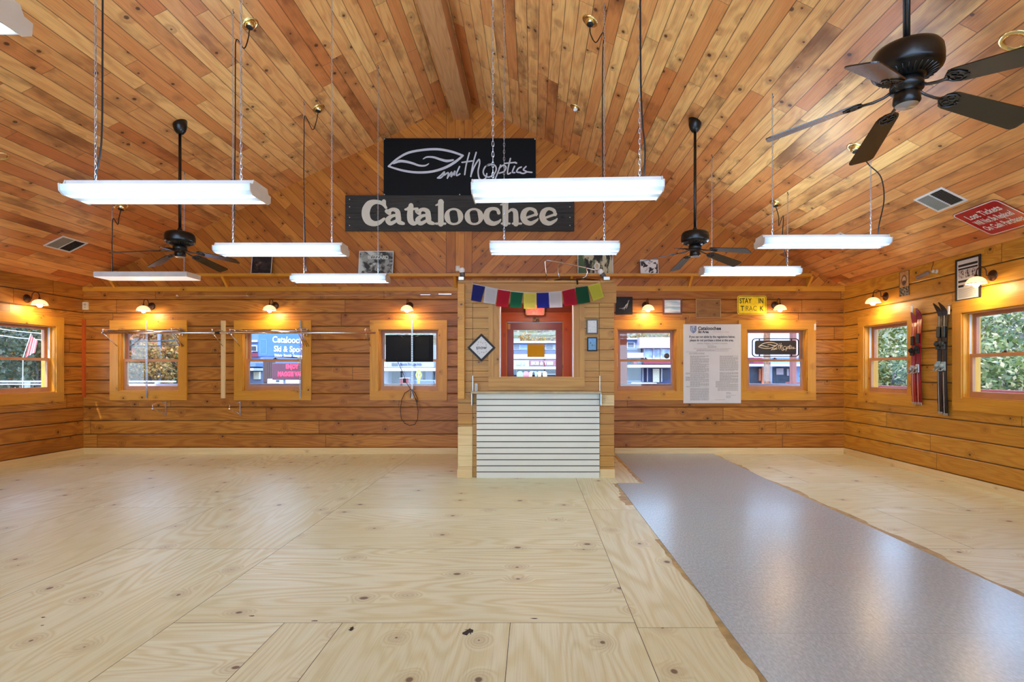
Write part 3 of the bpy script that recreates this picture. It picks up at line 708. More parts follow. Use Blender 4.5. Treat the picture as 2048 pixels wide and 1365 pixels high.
# rules poster
r = thing('rules_poster', 'large white printed ski rules board between the two right-hand back windows', 'poster', onback(1423, 728, .026)); pw, ph = .93, 1.275
m = MB(); m.box((-pw/2, -ph/2, 0), (pw/2, ph/2, .006)); m.build('board', M_paper, r)
q = lambda x, y: ((x-1423)/FPX*(D-.03), (728-y)/FPX*(D-.03))
m = MB(); c = q(1385.5, 659); W_ = .05
m.prism([(c[0]-W_, c[1]+.055), (c[0]+W_, c[1]+.055), (c[0]+W_, c[1]-.02), (c[0]+.03, c[1]-.05), (c[0], c[1]-.068), (c[0]-.03, c[1]-.05), (c[0]-W_, c[1]-.02)], .006, .0066); 
m.build('shield_logo', mat('shield_blue', (122, 138, 176), .6, var=.15, vs=20), r)
m = MB(); 
for P in ([(-.02, .045), (-.028, .0), (-.02, -.05)], [(.015, .045), (.0, .0), (.02, -.03)], [(-.01, .03), (.005, .045), (.02, .03)]): m.stroke([(c[0]+a, c[1]+b) for a, b in P], [.008, .014, .005], .0066, .0070)
m.build('shield_mark', mat('shield_pale', (190, 200, 216), .6), r)
x, y = q(1394.5, 657.5); lettering('heading', 'Cataloochee', .076, M_ink2, r, (x, y, .0068), .0003, 'LEFT', bold=.0025, sx=.94, spacing=1.02)
x, y = q(1394.5, 664.5); lettering('heading', 'Ski Area', .055, M_ink2, r, (x, y, .0068), .0003, 'LEFT', bold=.002, sx=.92)
x, y = q(1423.5, 664.3); lettering('tagline', 'where family fun begins', .032, mat('pink_ink', (206, 170, 160), .7), r, (x, y, .0068), .0002, 'LEFT', sx=.9)
x, y = q(1423, 674.3); lettering('warning_line', 'If you can not abide by the regulations below,', .050, M_ink2, r, (x, y, .0068), .0003, sx=.80, bold=.0014)
x, y = q(1422, 681.2); lettering('warning_line', 'please do not purchase a ticket at this area.', .050, M_ink2, r, (x, y, .0068), .0003, sx=.80, bold=.0014)
x, y = q(1423, 687.6); lettering('body_heading', 'GENERAL ASSEMBLY OF NORTH CAROLINA', .026, M_ink, r, (x, y, .0068), .0002, sx=.95)
m = MB()
def textlines(x0, x1, y0, y1, step=1.42, ind=0, last=1.0):
    y = y0
    while y < y1:
        xx = x0+(ind if random.random() < .25 else 0); xe = x1 if random.random() > .15 else x0+(x1-x0)*random.uniform(.4, .95)
        while xx < xe:
            wd = random.uniform(1.2, 5.5); e = min(xx+wd, xe)
            a = q(xx, y); b = q(e, y+.52); m.quad([(a[0], b[1], .0064), (b[0], b[1], .0064), (b[0], a[1], .0064), (a[0], a[1], .0064)])
            xx = e+random.uniform(.5, .9)
        y += step
textlines(1412, 1435, 690.5, 691.5); textlines(1414, 1432, 692.6, 695.5, 1.3)
textlines(1386, 1461, 697.6, 698.6); textlines(1392, 1456, 699.6, 703, 1.4); textlines(1371, 1393, 704, 705); textlines(1377, 1408, 706, 710)
textlines(1379, 1416.5, 712, 745, 1.25); textlines(1370, 1416.5, 746, 749); textlines(1379, 1416.5, 750, 753); textlines(1370, 1416.5, 754, 762, 1.25); textlines(1379, 1416.5, 763, 772, 1.25); textlines(1371, 1416, 773, 775); textlines(1379, 1416.5, 777, 801, 1.25)
textlines(1438, 1475, 712, 743, 1.3); textlines(1438, 1475, 745, 762, 1.2); textlines(1430, 1475, 763, 775, 1.3); textlines(1434, 1475, 776, 782, 1.4); textlines(1451, 1462, 785, 789); textlines(1451, 1470, 791, 792); textlines(1451, 1460, 793, 797); textlines(1429, 1452, 800, 801)
m.build('body_text', M_ink, r)

# ------------------------------------------------------------------ gable signs
LEAF = [([(400, 300), (470, 240), (560, 190), (680, 166), (800, 160), (910, 178), (1010, 212)], [12, 15, 17, 17, 17, 17, 14]), ([(1010, 212), (945, 265), (865, 310), (760, 342), (640, 350), (520, 335), (400, 300)], [14, 19, 19, 17, 17, 16, 12]),
        ([(440, 278), (490, 258), (545, 262), (600, 276), (650, 293), (700, 294), (730, 278)], [10, 20, 18, 16, 14, 12, 6]), ([(684, 240), (715, 224), (770, 226), (830, 245), (880, 256), (930, 248)], [6, 12, 15, 17, 20, 12])]
SCR = [[(802, 396), (832, 370), (858, 345), (850, 372), (828, 394), (808, 396)], [(858, 372), (890, 352), (882, 398)], [(886, 390), (918, 346), (912, 386), (945, 338), (938, 372)], [(982, 302), (960, 352), (958, 376), (985, 362)],
       [(1062, 190), (1036, 290), (1024, 368)], [(1002, 268), (1086, 256)], [(1118, 186), (1092, 280), (1074, 384)], [(1076, 370), (1104, 300), (1140, 244), (1146, 276), (1134, 340), (1142, 396), (1166, 412), (1196, 396), (1205, 360)],
       [(1236, 288), (1196, 300), (1176, 340), (1186, 374), (1222, 388), (1262, 366), (1282, 326), (1270, 292), (1226, 284), (1196, 300)], [(1318, 290), (1298, 344), (1264, 426)], [(1306, 316), (1338, 292), (1362, 306), (1346, 342), (1306, 356)],
       [(1398, 236), (1378, 320), (1376, 362), (1400, 354)], [(1352, 276), (1440, 268)], [(1432, 300), (1414, 346), (1434, 352)], [(1488, 306), (1462, 318), (1450, 346), (1482, 350)], [(1526, 302), (1504, 328), (1530, 344), (1506, 358), (1480, 354)], [(1530, 345), (1574, 350)]]
def smith_logo(parent, M, k, mt, z, wk=1.0, nm='logo_script'):
    m = MB(); m.M = M; f = lambda p: ((p[0]-985)*k, (300-p[1])*k)
    for P, w in LEAF: m.stroke([f(p) for p in P], [x*k*wk for x in w], 0, z)
    for P in SCR: m.stroke([f(p) for p in P], 10.5*k*wk, 0, z)
    m.stroke([f((1440, 272)), f((1448, 274))], 12*k*wk, 0, z)
    return m.build(nm, mt, parent)
r = thing('eyewear_banner', 'black banner with white leaf logo and script on the gable, top sign', 'sign', onback(920, 335.5, .03)); w, h = 304/FPX*(D-.03), 114/FPX*(D-.03)
m = MB(); m.box((-w/2, -h/2, 0), (w/2, h/2, .008)); m.build('banner_panel', mat('black_banner_vinyl', (6, 7, 9), .5, var=.15, vs=2, spec=.2), r)
smith_logo(r, Matrix.Translation(((920.5-920)*.00807, (334-333.2)*.00807, .008)), .2441/30.1*.994/1*1.0*(1/1.0)*1.0 if 0 else 500/2048/FPX*(D-.03), mat('banner_white', (206, 206, 210), .5), .0012, 1.1)
for x in (-w/2+.012, 0, w/2-.012):
    for y in (h/2-.012, -h/2+.012): m = MB(); m.lathe([(.0, .003), (.009, .003), (.011, 0)], 10, (x, y, .008)); m.build('screw', M_steel, r)
# Cataloochee board
r = thing('resort_name_board', 'long weathered black board with cream letters Cataloochee under the black banner', 'sign', onback(920.5, 428.7, .035)); k = 500/2048/FPX*(D-.06)
w, h = 1876*k, 292*k
m = MB()
for a, b in ((-h/2, h/2-.155*2-.02), (h/2-.155*2-.015, h/2)) if 0 else ((-h/2, -.0), (0.004, h/2)): m.rbox((-w/2, a, 0), (w/2, b, .03), .004)
bo = m.build('boards', M_charwood, r)
for f_ in bo.data.polygons: pass
G = MB(); G.M = Matrix.Translation((0, 0, .03)); zz = .006
def gp(p): return ((p[0]-986)*k, (690.5-p[1])*k)
def gs(pts, w): G.stroke([gp(p) for p in pts], [x*k for x in (w if isinstance(w, list) else [w]*len(pts))], 0, zz)
def oval(cx_, cy_, rx, ry, thick, thin):
    n = 28; 
    for i in range(n):
        a, b = 2*pi*i/n, 2*pi*(i+1)/n
        def io(t): 
            tw = thin+(thick-thin)*abs(cos(t+.25))**1.3
            return (cx_+rx*cos(t), cy_+ry*sin(t)), (cx_+(rx-tw)*cos(t), cy_+(ry-thin)*sin(t))
        (o1, i1), (o2, i2) = io(a), io(b)
        A, B, C_, D_ = gp(o1), gp(o2), gp(i2), gp(i1)
        G.quad([(*A, zz), (*D_, zz), (*C_, zz), (*B, zz)]); G.quad([(*A, 0), (*B, 0), (*B, zz), (*A, zz)][::-1]); G.quad([(*D_, 0), (*C_, 0), (*C_, zz), (*D_, zz)])
# C
gs([(384, 648), (352, 612), (300, 600), (250, 616), (222, 660), (218, 710), (238, 756), (284, 778), (330, 768), (368, 738)], [20, 30, 34, 56, 66, 66, 60, 44, 34, 20])
gs([(366, 596), (370, 622), (380, 650)], [34, 26, 14])
def let_a(x):
    gs([(x+20, 684), (x+58, 662), (x+98, 678), (x+106, 730), (x+114, 764), (x+150, 778)], [34, 28, 40, 46, 40, 22])
    gs([(x+100, 706), (x+50, 718), (x+20, 748), (x+44, 776), (x+100, 748)], [18, 28, 44, 34, 20]); gs([(x+12, 676), (x+32, 692)], [34, 34])
let_a(378); let_a(624)
gs([(588, 630), (580, 700), (586, 754), (612, 776), (644, 764)], [40, 50, 50, 36, 16]); gs([(542, 662), (640, 656)], [18, 20]); gs([(594, 626), (548, 660)], [16, 12])
gs([(832, 600), (832, 780)], 46); gs([(792, 628), (846, 604)], [12, 24]); gs([(792, 778), (868, 778)], 18)
for cx_, rx in ((938, 78), (1104, 78)): oval(cx_, 720, rx, 70, 46, 17)
gs([(1306, 690), (1292, 662), (1250, 656), (1216, 676), (1204, 720), (1220, 760), (1262, 778), (1304, 764), (1322, 744)], [30, 26, 26, 42, 50, 48, 36, 24, 10])
gs([(1360, 600), (1360, 780)], 48); gs([(1322, 624), (1376, 606)], [12, 24]); gs([(1330, 778), (1396, 778)], 16); gs([(1376, 690), (1410, 664), (1440, 680), (1446, 730), (1446, 780)], [14, 22, 40, 44, 44]); gs([(1420, 778), (1490, 778)], 16)
for x in (1556, 1712):
    gs([(x+56, 706), (x+44, 670), (x, 656), (x-38, 680), (x-50, 724), (x-30, 762), (x+12, 776), (x+58, 752), (x+72, 736)], [24, 28, 24, 44, 50, 46, 34, 20, 8]); gs([(x-40, 736), (x+62, 700)], [18, 20])
G.build('letters', wood('cream_painted_letters', S_(226, 216, 194), S_(206, 194, 168), S_(150, 140, 118), kn=3, kamt=.1, rings=18, gv=9, gu=.4, grain=.3, streak=.5, rough=.7), r)
for x in (-w/2+.07, w/2-.07):
    for y in (-.2, -.07, .1, .22): m = MB(); m.lathe([(.0, .004), (.008, .003), (.01, 0)], 8, (x, y, .03)); m.build('screw', M_steel, r)

# ------------------------------------------------------------------ shelf under the gable with its brackets
sh = thing('display_shelf', 'long narrow pine shelf along the gable foot with triangular brackets', 'shelf', (0, D, bz(550, D-.19)))
zs0 = -.022; m = MB(); m.box((bx(212), -.20, zs0), (bx(1612), -.002, .022)); m.build('shelf_board', M_trim, sh)
for x in (231, 456, 912, 1142, 1378, 1614):
    X = bx(x); m = MB(); m.M = frame((X, 0, 0), (0, 1, 0), (0, 0, 1)) @ Matrix.Identity(4)
    m.prism([(-.002, zs0), (-.18, zs0), (-.002, -.2)][::-1], -.019, .019); m.build('shelf_bracket', M_trim, sh)
ztop = bz(550, D-.19)+.022
def shelf_pic(name, label, x0, x1, y0, w, art, edge=M_paper):
    X = (bx(x0, D-.09)+bx(x1, D-.09))/2; W = (x1-x0)/FPX*(D-.09); H = (bz(y0, D-.05)-ztop)
    M = Matrix.Translation((X, D-.13, ztop+.004)) @ Matrix.Rotation(-.16, 4, 'X') @ frame((0, 0, 0), (1, 0, 0), (0, 0, 1)) @ Matrix.Translation((0, H/2, 0))
    return picture(name, label, 'poster', M, W, H, .01, edge, art, .008)
shelf_pic('shelf_picture', 'dark narrow picture in a pale edge on the shelf, mostly behind a light fixture', 504, 545, 498, 0, blotch('dark_scene_print', ((20, 20, 24), (52, 46, 44), (110, 84, 70)), 9))
p_ = shelf_pic('blizzard_poster', 'black and white BLIZZARD poster leaning on the shelf left of the booth', 718, 787, 503, 0, blotch('grey_action_print', ((44, 46, 46), (150, 150, 140), (192, 196, 184)), 9))
lettering('poster_word', 'BLIZZARD', .085, mat('poster_white', (196, 198, 186), .6), p_, (.03, .08, .0055), .0003, sx=.85, bold=.003)
shelf_pic('ink_brush_poster', 'cream poster with bold black brush marks, behind the chrome rack', 1155, 1226, 490, 0, blotch('brush_print', ((30, 30, 28), (196, 186, 150), (70, 96, 60)), 11, thr=(.46, .54), ys=.4))
shelf_pic('skier_postcard', 'small white picture of a crouching dark figure on the shelf right of the booth', 1280, 1316, 521, 0, blotch('dark_figure_print', ((222, 218, 210), (40, 26, 34), (210, 206, 200)), 12, thr=(.5, .54)), M_paper)

# ------------------------------------------------------------------ prayer flags
r = thing('prayer_flag_garland', 'string of ten small coloured prayer flags draped across the booth header', 'garland', (0, DB-.07, 0))
Z7 = 7.062
FL = [('blue', (28, 36, 120), [(115, 60), (285, 95), (225, 315), (85, 290)]), ('white', (214, 214, 218), [(285, 95), (462, 130), (430, 350), (262, 325)]), ('red', (186, 14, 44), [(470, 135), (640, 160), (605, 385), (440, 375)]),
      ('green', (14, 106, 70), [(650, 165), (820, 180), (790, 400), (635, 385)]), ('yellow', (232, 222, 96), [(830, 180), (1010, 185), (1010, 412), (830, 412)]), ('blue', (30, 40, 150), [(1010, 185), (1185, 180), (1185, 402), (1015, 402)]),
      ('white', (214, 212, 216), [(1180, 175), (1365, 162), (1375, 390), (1195, 398)]), ('red', (180, 14, 44), [(1375, 160), (1550, 120), (1585, 350), (1400, 377)]), ('dark green', (10, 82, 50), [(1560, 110), (1730, 90), (1765, 320), (1590, 345)]),
      ('yellow-green', (206, 206, 70), [(1735, 90), (1905, 40), (1960, 250), (1810, 305)])]
def cloth(name, rgb):
    m = bpy.data.materials.new(name); t = NT(m); u, v = t.uv(); c = S_(*rgb)
    n = t.noise(t.comb(t.m('MULTIPLY', u, 34.0), t.m('MULTIPLY', v, 44.0)), 1, 3, .7)
    e = t.m('MINIMUM', t.m('MINIMUM', u, t.m('SUBTRACT', 1.0, u)), t.m('MINIMUM', v, t.m('SUBTRACT', 1.0, v)))
    f = t.m('MULTIPLY', t.m('MULTIPLY', t.rng(n, .45, .58), t.rng(e, .1, .13)), .45)
    t.put(t.b.inputs['Base Color'], t.mix(f, c, tuple(q*.35 for q in c))); t.b.inputs['Roughness'].default_value = .85
    o = [q for q in t.n if q.type == 'OUTPUT_MATERIAL'][0]; tr = t.n.new('ShaderNodeBsdfTranslucent'); tr.inputs[0].default_value = (*c, 1); mx = t.n.new('ShaderNodeMixShader'); mx.inputs[0].default_value = .35
    t.l.new(t.b.outputs[0], mx.inputs[1]); t.l.new(tr.outputs[0], mx.inputs[2]); t.l.new(mx.outputs[0], o.inputs[0]); return m
top = []
for i, (cn, rgb, P) in enumerate(FL):
    Q = []
    for x, y in P: p = pt(930+x/Z7, 560+y/Z7, DB-.07); Q.append(Vector((p.x, 0, p.z)))
    m = MB(); n = 8; m.sm = True; g = [[None]*(n+1) for _ in range(n+1)]
    for a in range(n+1):
        for b in range(n+1):
            s, t = a/n, b/n; p = Q[0].lerp(Q[1], s).lerp(Q[3].lerp(Q[2], s), t)
            p.y = -.006*sin(s*pi*2+i)*t - .008*t - .0015*i + .0012*(i % 2); p.z -= .004*sin(s*pi)*(1-t)*0; g[a][b] = m.v(p)
    for a in range(n):
        for b in range(n): m.face([g[a][b+1], g[a+1][b+1], g[a+1][b], g[a][b]], [(a/n, 1-(b+1)/n), ((a+1)/n, 1-(b+1)/n), ((a+1)/n, 1-b/n), (a/n, 1-b/n)])
    o = m.build('flag', cloth('flag_cloth_'+cn.replace(' ', '_'), rgb), r); o['label'] = cn+' printed cloth flag'
    top += [Q[0], Q[1]]
m = MB(); e0 = pt(945, 567, DB-.04); e1 = pt(1200, 564, DB-.04)
m.tube([Vector((e0.x-.01, .02, e0.z+.01))]+[p+Vector((0, -.004, 0)) for p in top]+[Vector((e1.x, .02, e1.z+.01))], .0035, 6); m.build('string', M_paper, r)

# ------------------------------------------------------------------ things on top of the booth
zr = sz2(566)+.031
for nm, x, lb in (('bare_bulb_lampholder', 925, 'adjustable lampholder with white reflector bulb on the booth top, left end'), ('bare_bulb_lampholder', 1210, 'adjustable lampholder with a white reflector bulb on the booth top, by the chrome rack')):
    s = 1 if x < 1000 else -1
    r = thing(nm, lb, 'lamp', (sx2(x), DB+.03, zr), group=None)
    m = MB(); m.rbox((-.05 if s > 0 else -.02, -.05, 0), (.02 if s > 0 else .06, .05, .045), .004); m.build('base_box', M_steel, r)
    d = Vector((-.01*s if s > 0 else .25*s*.3, -.02, .1)); R = Vector((0, 0, 1)).rotation_difference(d.normalized()).to_matrix().to_4x4()
    m = MB(); m.M = Matrix.Translation((0, 0, .04)) @ R; m.lathe([(.018, 0), (.03, .012), (.034, .06), (.03, .065)], 18, cap=True); m.build('socket', mat('grey_socket', (96, 92, 86), .5), r)
    m = MB(); m.M = Matrix.Translation((0, 0, .04)) @ R; m.lathe([(.028, .06), (.038, .085), (.034, .112), (.018, .124), (.001, .127)], 18); m.build('bulb', mat('frosted_bulb', (244, 242, 238), .3), r)
r = thing('chrome_display_rack', 'chrome tube hanging rack lying on the booth top beside the brush poster', 'rack', (0, DB+.12, zr))
Yk = DB+.12
def k3(x, y, dy=0): return Vector((bx(x, Yk+dy), dy, bz(y, Yk+dy)-zr))
m = MB()
zf = lambda x, dy=0: Vector((bx(x, Yk+dy), dy, .008))
m.tube([zf(1094, .15), k3(1091, 535, .15), k3(1090, 524, .15), k3(1095, 520.5, .15), k3(1140, 529, .05), k3(1180, 538, -.02), k3(1200, 543, -.05)], .008, 8)
m.tube([zf(1121, -.05), k3(1116, 545, -.05), k3(1115.5, 532, -.03), k3(1118, 528.5, .0), k3(1124, 528, .05)], .008, 8)
m.build('rack_tube', M_chrome, r)
m = MB(); m.tube([k3(1172, 536, -.02), k3(1175, 545), k3(1172, 553), k3(1164, 557.5), zf(1154)], .009, 8); m.build('curved_arm', M_chrome, r)
m = MB(); c = k3(1194, 533, -.04); m.tube([c+Vector((.03*cos(a), 0, .04*sin(a))) for a in [2*pi*k/16 for k in range(16)]], .008, 8, closed=True); m.build('end_ring', mat('white_plastic', (228, 226, 222), .3), r)
m = MB(); m.tube([zf(1108, -.06), k3(1125, 559, -.08)*1, zf(1150, -.1), k3(1165, 558, -.08), zf(1200, -.05)], .009, 6); m.tube([zf(1154, -.1), Vector((bx(1154, Yk-.16), -.165, .006)), Vector((bx(1155, Yk-.165), -.168, -.06))], .011, 6); m.build('rubber_strap', M_cordm, r)

# ------------------------------------------------------------------ exit sign inside the booth
r = thing('exit_sign', 'small red lit EXIT sign above the street door behind the flags', 'exit sign', frame((bx(1070, D-.25), D-.25, bz(631, D-.25)), (1, 0, 0), (0, 0, 1)))
m = MB(); m.prism(rrect(.30, .20, .03), -.03, .0); 
for v in m.b.verts: v.co.y += .1
m.build('housing', mat('tan_sign_plastic', (196, 150, 116), .4), r)
m = MB(); m.prism(rrect(.42, .05, .02), -.03, -.001)
for v in m.b.verts: v.co.y += .2
m.build('canopy', mat('tan_sign_plastic', (196, 150, 116), .4), r)
m = MB(); m.box((-.125, .012, 0), (.125, .165, .004)); m.build('face_panel', emis('lit_sign_panel', (255, 60, 40), .25, (200, 70, 56)), r)
lettering('letters', 'EXIT', .15, emis('lit_red_letters', (255, 20, 16), 2.2), r, (0, .09, .005), .0008, bold=.004, sx=.82)
m = MB(); m.tube([(0, .22, -.015), (0, bz(566, DB)-bz(631, D-.25)-.002, -.015)], .012, 8); m.build('hanger_stem', M_steel, r)
def yellow_paper():
    m = mat('yellow_lined_paper', (226, 180, 20), .6, var=.06, vs=40); t = NT(m); o = [q for q in t.n if q.type == 'OUTPUT_MATERIAL'][0]
    tr = t.n.new('ShaderNodeBsdfTranslucent'); tr.inputs[0].default_value = (*S_(240, 190, 20), 1); mx = t.n.new('ShaderNodeMixShader'); mx.inputs[0].default_value = .6
    t.l.new(t.b.outputs[0], mx.inputs[1]); t.l.new(tr.outputs[0], mx.inputs[2]); t.l.new(mx.outputs[0], o.inputs[0]); return m
# unseen lamp added under the booth roof to brighten its inside
r = thing('booth_fill_lamp', 'small round lamp added under the booth roof for brightness, out of sight', 'ceiling light', (sx2(1070), DB+.75, sz2(566)-.001))
m = MB(); m.lathe([(.001, -.06), (.06, -.055), (.1, -.02), (.11, 0)], 24); m.build('globe', emis('fill_lamp_globe', (255, 226, 190), 2.5), r)
ld = bpy.data.lights.new('booth_fill_light', 'POINT'); ld.energy = 4.5; ld.color = (1, .8, .58); ld.shadow_soft_size = .1
lo = bpy.data.objects.new('booth_fill_light', ld); COL.objects.link(lo); lo.parent = r; lo.location = (0, 0, -.2)
r = thing('door_closer', 'dark metal closer bracket at the head of the street door casing', 'door closer', onback(1072, 642, .03))
m = MB(); m.rbox((-.05, -.02, 0), (.05, .05, .03), .006); m.build('closer_body', M_bronze, r); m = MB(); m.lathe([(.0, .045), (.02, .04), (.024, .0)], 14, (.02, .0, .02)); m.lathe([(.0, .03), (.012, .028), (.014, .0)], 12, (-.02, .03, .028)); m.build('closer_knob', M_steel, r)
m = MB(); m.box((-.14, -.105, 0), (.14, .105, .002)); tag(m.build('yellow_notice', yellow_paper(), None, onback(1072, 701.5, -.044)), 'yellow lined notice taped to the street door glass', 'notice')

# ------------------------------------------------------------------ wall sconces
def sconce(label, M, side=-1):
    r = thing('wall_sconce', label, 'wall lamp', M, group='sconces around the log walls')
    m = MB(); m.lathe([(.062, 0), (.06, .008), (.045, .018), (.03, .022), (.014, .036), (.0, .04)], 24); m.build('back_plate', M_bronze, r)
    m = MB(); P = [(0, 0, .03), (0, .002, .07)]
    for k in range(11): a = pi*k/10; P.append((0, .035+.028*0+.06*sin(a), .125-.055*cos(a)))
    P += [(0, .01, .182)]
    m.tube(P, .006, 8); m.lathe([(.0, .028), (.011, .022), (.02, .0), (.026, -.014)], 16, (0, -.01, .182), 'y'); m.build('gooseneck_arm', M_bronze, r)
    m = MB(); m.lathe([(.024, .0), (.055, -.012), (.082, -.036), (.1, -.075), (.102, -.078), (.098, -.076), (.079, -.04), (.052, -.018), (.022, -.006)], 28, (0, -.012, .182), 'y'); sd = m.build('glass_shade', M_shade, r)
    m = MB(); m.lathe([(.106, -.0775), (.112, -.081), (.104, -.0835)], 28, (0, -.012, .182), 'y'); m.build('shade_rim', M_bronze, sd)
    m = MB(); m.lathe([(.014, -.01), (.02, -.04), (.033, -.075), (.03, -.098), (.016, -.112), (.0005, -.115)], 16, (0, -.012, .182), 'y'); m.build('bulb', M_bulb, r)
    ld = bpy.data.lights.new('sconce_lamp_light', 'POINT'); ld.energy = P_SCONCE; ld.color = (1, .68, .32); ld.shadow_soft_size = .03
    lo = bpy.data.objects.new('sconce_lamp_light', ld); COL.objects.link(lo); lo.parent = r; lo.location = (0, -.16, .182)
    return r
for x, y, t in ((303, 613, 'above the window left of the clothes rail end'), (550, 612, 'above the window with the blue street sign'), (819, 612, 'above the window nearest the booth on its left')):
    sconce('bronze gooseneck sconce with lit glass shade, '+t, onback(x, y, 0))
sconce('bronze gooseneck sconce with lit glass shade, between the dark canvas and the landscape print', onback(1291.6, 611, 0)); sconce('bronze gooseneck sconce with lit glass shade, beside the yellow trail sign', onback(1550, 611, 0))
sconce('bronze gooseneck sconce with lit glass shade, on the ski wall near the corner', onright(1771.5, 593.5)); sconce('bronze gooseneck sconce with lit glass shade, in front of the black framed poster', onright(1985.5, 551.5)); sconce('bronze gooseneck sconce with lit glass shade, on the left side wall', onleft(54, 597.6))

# ------------------------------------------------------------------ hanging fluorescent fixtures
def fixture(label, x0, y0, hz, w=.27, tilt=0, cord=None, ins=.13, lit=True, chains=True, length=1.22, ch=(.13, .13)):
    z0 = HC+hz; r = thing('hanging_fluorescent_light', label, 'ceiling light', Matrix.Translation((x0, y0, z0)) @ Matrix.Rotation(-tilt, 4, 'Y'), group='hanging fluorescent lights')
    L = length; c = w/2
    prof = [(-c+.035, 0), (c-.035, 0), (c-.006, .018), (c, .045), (c-.004, .06), (-c+.004, .06), (-c, .045), (-c+.006, .018)]
    if lit:
        m = MB(); m.M = Matrix.Translation((.008, c, 0)) @ Matrix(((0, 0, 1, 0), (1, 0, 0, 0), (0, 1, 0, 0), (0, 0, 0, 1)))
        m.prism(prof, 0, L-.016); m.build('diffuser_lens', M_lens, r)
        for X in (0, L-.008):
            m = MB(); m.M = Matrix.Translation((X, c, 0)) @ Matrix(((0, 0, 1, 0), (1, 0, 0, 0), (0, 1, 0, 0), (0, 0, 0, 1)))
            P = [(-c+.03, -.004), (c-.03, -.004), (c, .016), (c+.004, .062), (c-.03, .066), (c-.045, .098), (-c+.045, .098), (-c+.03, .066), (-c-.004, .062), (-c, .016)]
            m.prism(P, 0, .008); m.build('end_cap', M_white, r)
        m = MB(); m.box((.01, .045, .0605), (L-.01, w-.045, .096)); m.build('metal_housing', M_white, r)
        m = MB()
        for q0 in (.055, w-.09): m.box((.06, q0, .0961), (L-.06, q0+.035, .0975))
        m.build('added_glow_strips', M_topglow, r)  # emissive strips added above the housing, unseen from below, to light the ceiling
    else:
        m = MB(); m.box((0, 0, .004), (L, .004, .07)); m.box((0, w-.004, .004), (L, w, .07)); m.box((0, .004, .004), (.004, w-.004, .07)); m.box((L-.004, .004, .004), (L, w-.004, .07)); m.box((.004, .004, .064), (L-.004, w-.004, .07)); m.build('metal_housing', M_white, r)
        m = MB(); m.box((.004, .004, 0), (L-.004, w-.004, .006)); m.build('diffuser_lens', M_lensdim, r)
    T = Matrix.Rotation(tilt, 4, 'Y')
    for X in (ch[0], L-ch[1]):
        top = cz(x0+X)-z0; m = MB(); z = .1 if lit else .07; base = z-X*sin(tilt)*0; k = 0
        P = T @ Vector((X, c, 0)); m.M = T
        zb = (Matrix.Rotation(-tilt, 4, 'Y') @ Vector((X, c, z))); X2 = zb.x; zz = zb.z
        while zz < top+.0:
            lk = .036 if lit else .034; rx = .007; hz_ = lk/2+.002; cs = []
            for a in range(8):
                t = 2*pi*a/8; dx = rx*cos(t); dz = hz_*sin(t)*1.0
                cs.append((X2+(dx if k % 2 else 0), c+(0 if k % 2 else dx), zz+lk/2+dz))
            m.tube(cs, .0024, 4, closed=True); zz += lk-.002; k += 1
        m.build('hanging_chain', M_steel, r)
        m = MB(); m.M = T; m.tube([(X2, c, top+.0), (X2, c, top-.02), (X2+.012, c, top-.035), (X2, c, top-.045)], .003, 6); m.build('ceiling_hook', M_dark, r)
    if cord:
        m = MB(); m.M = T @ Matrix.Translation((-x0, -y0, -z0)); P = [Vector(p) for p in cord]; S = []
        for i in range(len(P)-1):
            p0 = P[max(i-1, 0)]; p1, p2 = P[i], P[i+1]; p3 = P[min(i+2, len(P)-1)]
            for k in range(8): t = k/8; S.append(.5*((2*p1)+(-p0+p2)*t+(2*p0-5*p1+4*p2-p3)*t*t+(-p0+3*p1-3*p2+p3)*t**3))
        S.append(P[-1]); m.tube(S, .0055, 6); m.build('power_cord', M_cordm, r)
    return r
# recessed eyeball cans on the ceiling
def can(x, y, label, bulb=False, plain=False, sz=.075):
    p = ceil_pt(x, y); s = 1 if p.x > RX else -1; n = Vector((-s*SL, 0, -1)).normalized()
    M = frame(p, (0, 1, 0), Vector((0, 1, 0)).cross(n)*-1)
    M = Matrix.Translation(p) @ Vector((0, 0, 1)).rotation_difference(n).to_matrix().to_4x4()
    r = thing('recessed_downlight', label, 'recessed light', M, group='brass recessed ceiling lights')
    m = MB(); m.lathe([(sz*.62, -.01), (sz*.7, .004), (sz*.95, .009), (sz*1.12, .005), (sz*1.15, 0)], 28); m.build('trim_ring', M_brass, r)
    if plain:
        m = MB(); m.lathe([(sz*.66, .002), (sz*.6, -.012), (sz*.4, -.03), (.001, -.035)], 24); m.build('reflector', mat('copper_reflector', (200, 140, 90), .35, .8), r); return r, p
    D_ = Vector((0, 0, -1)); q = M.to_3x3().inverted() @ Vector((.0, -.25 if not bulb else -.3, -1)).normalized(); R = Vector((0, 0, 1)).rotation_difference(q).to_matrix().to_4x4()
    m = MB(); m.M = R; m.lathe([(sz*.66*cos(a), sz*.1+sz*.66*sin(a)) for a in [-.5, -.2, .1, .35, .6, .8]], 24); e = m.build('eyeball', M_brass, r)
    m = MB(); m.M = R
    if bulb: m.lathe([(sz*.44, sz*.5), (sz*.42, sz*.62), (sz*.25, sz*.7), (.001, sz*.72)], 18); m.build('bulb', M_lensoff, e)
    else: m.lathe([(sz*.46, sz*.57), (sz*.45, sz*.6), (.001, sz*.6)], 20); m.build('socket_adapter', M_dark, e)
    return r, p
def adj(p, dz=.05): return p+Vector((0, -.01, -dz))
def cord_path(p, pts, end):   # pts: image points at the plane of the cord
    return [adj(p, .04)]+[Vector(q) for q in pts]+[Vector(end)]
_, p1 = can(500, 48, 'brass eyeball downlight left of the ridge with a cord looping to the middle-row light')
_, p2 = can(637, 217, 'brass eyeball downlight left of the ridge with a short cord bend, nearer the black banner')
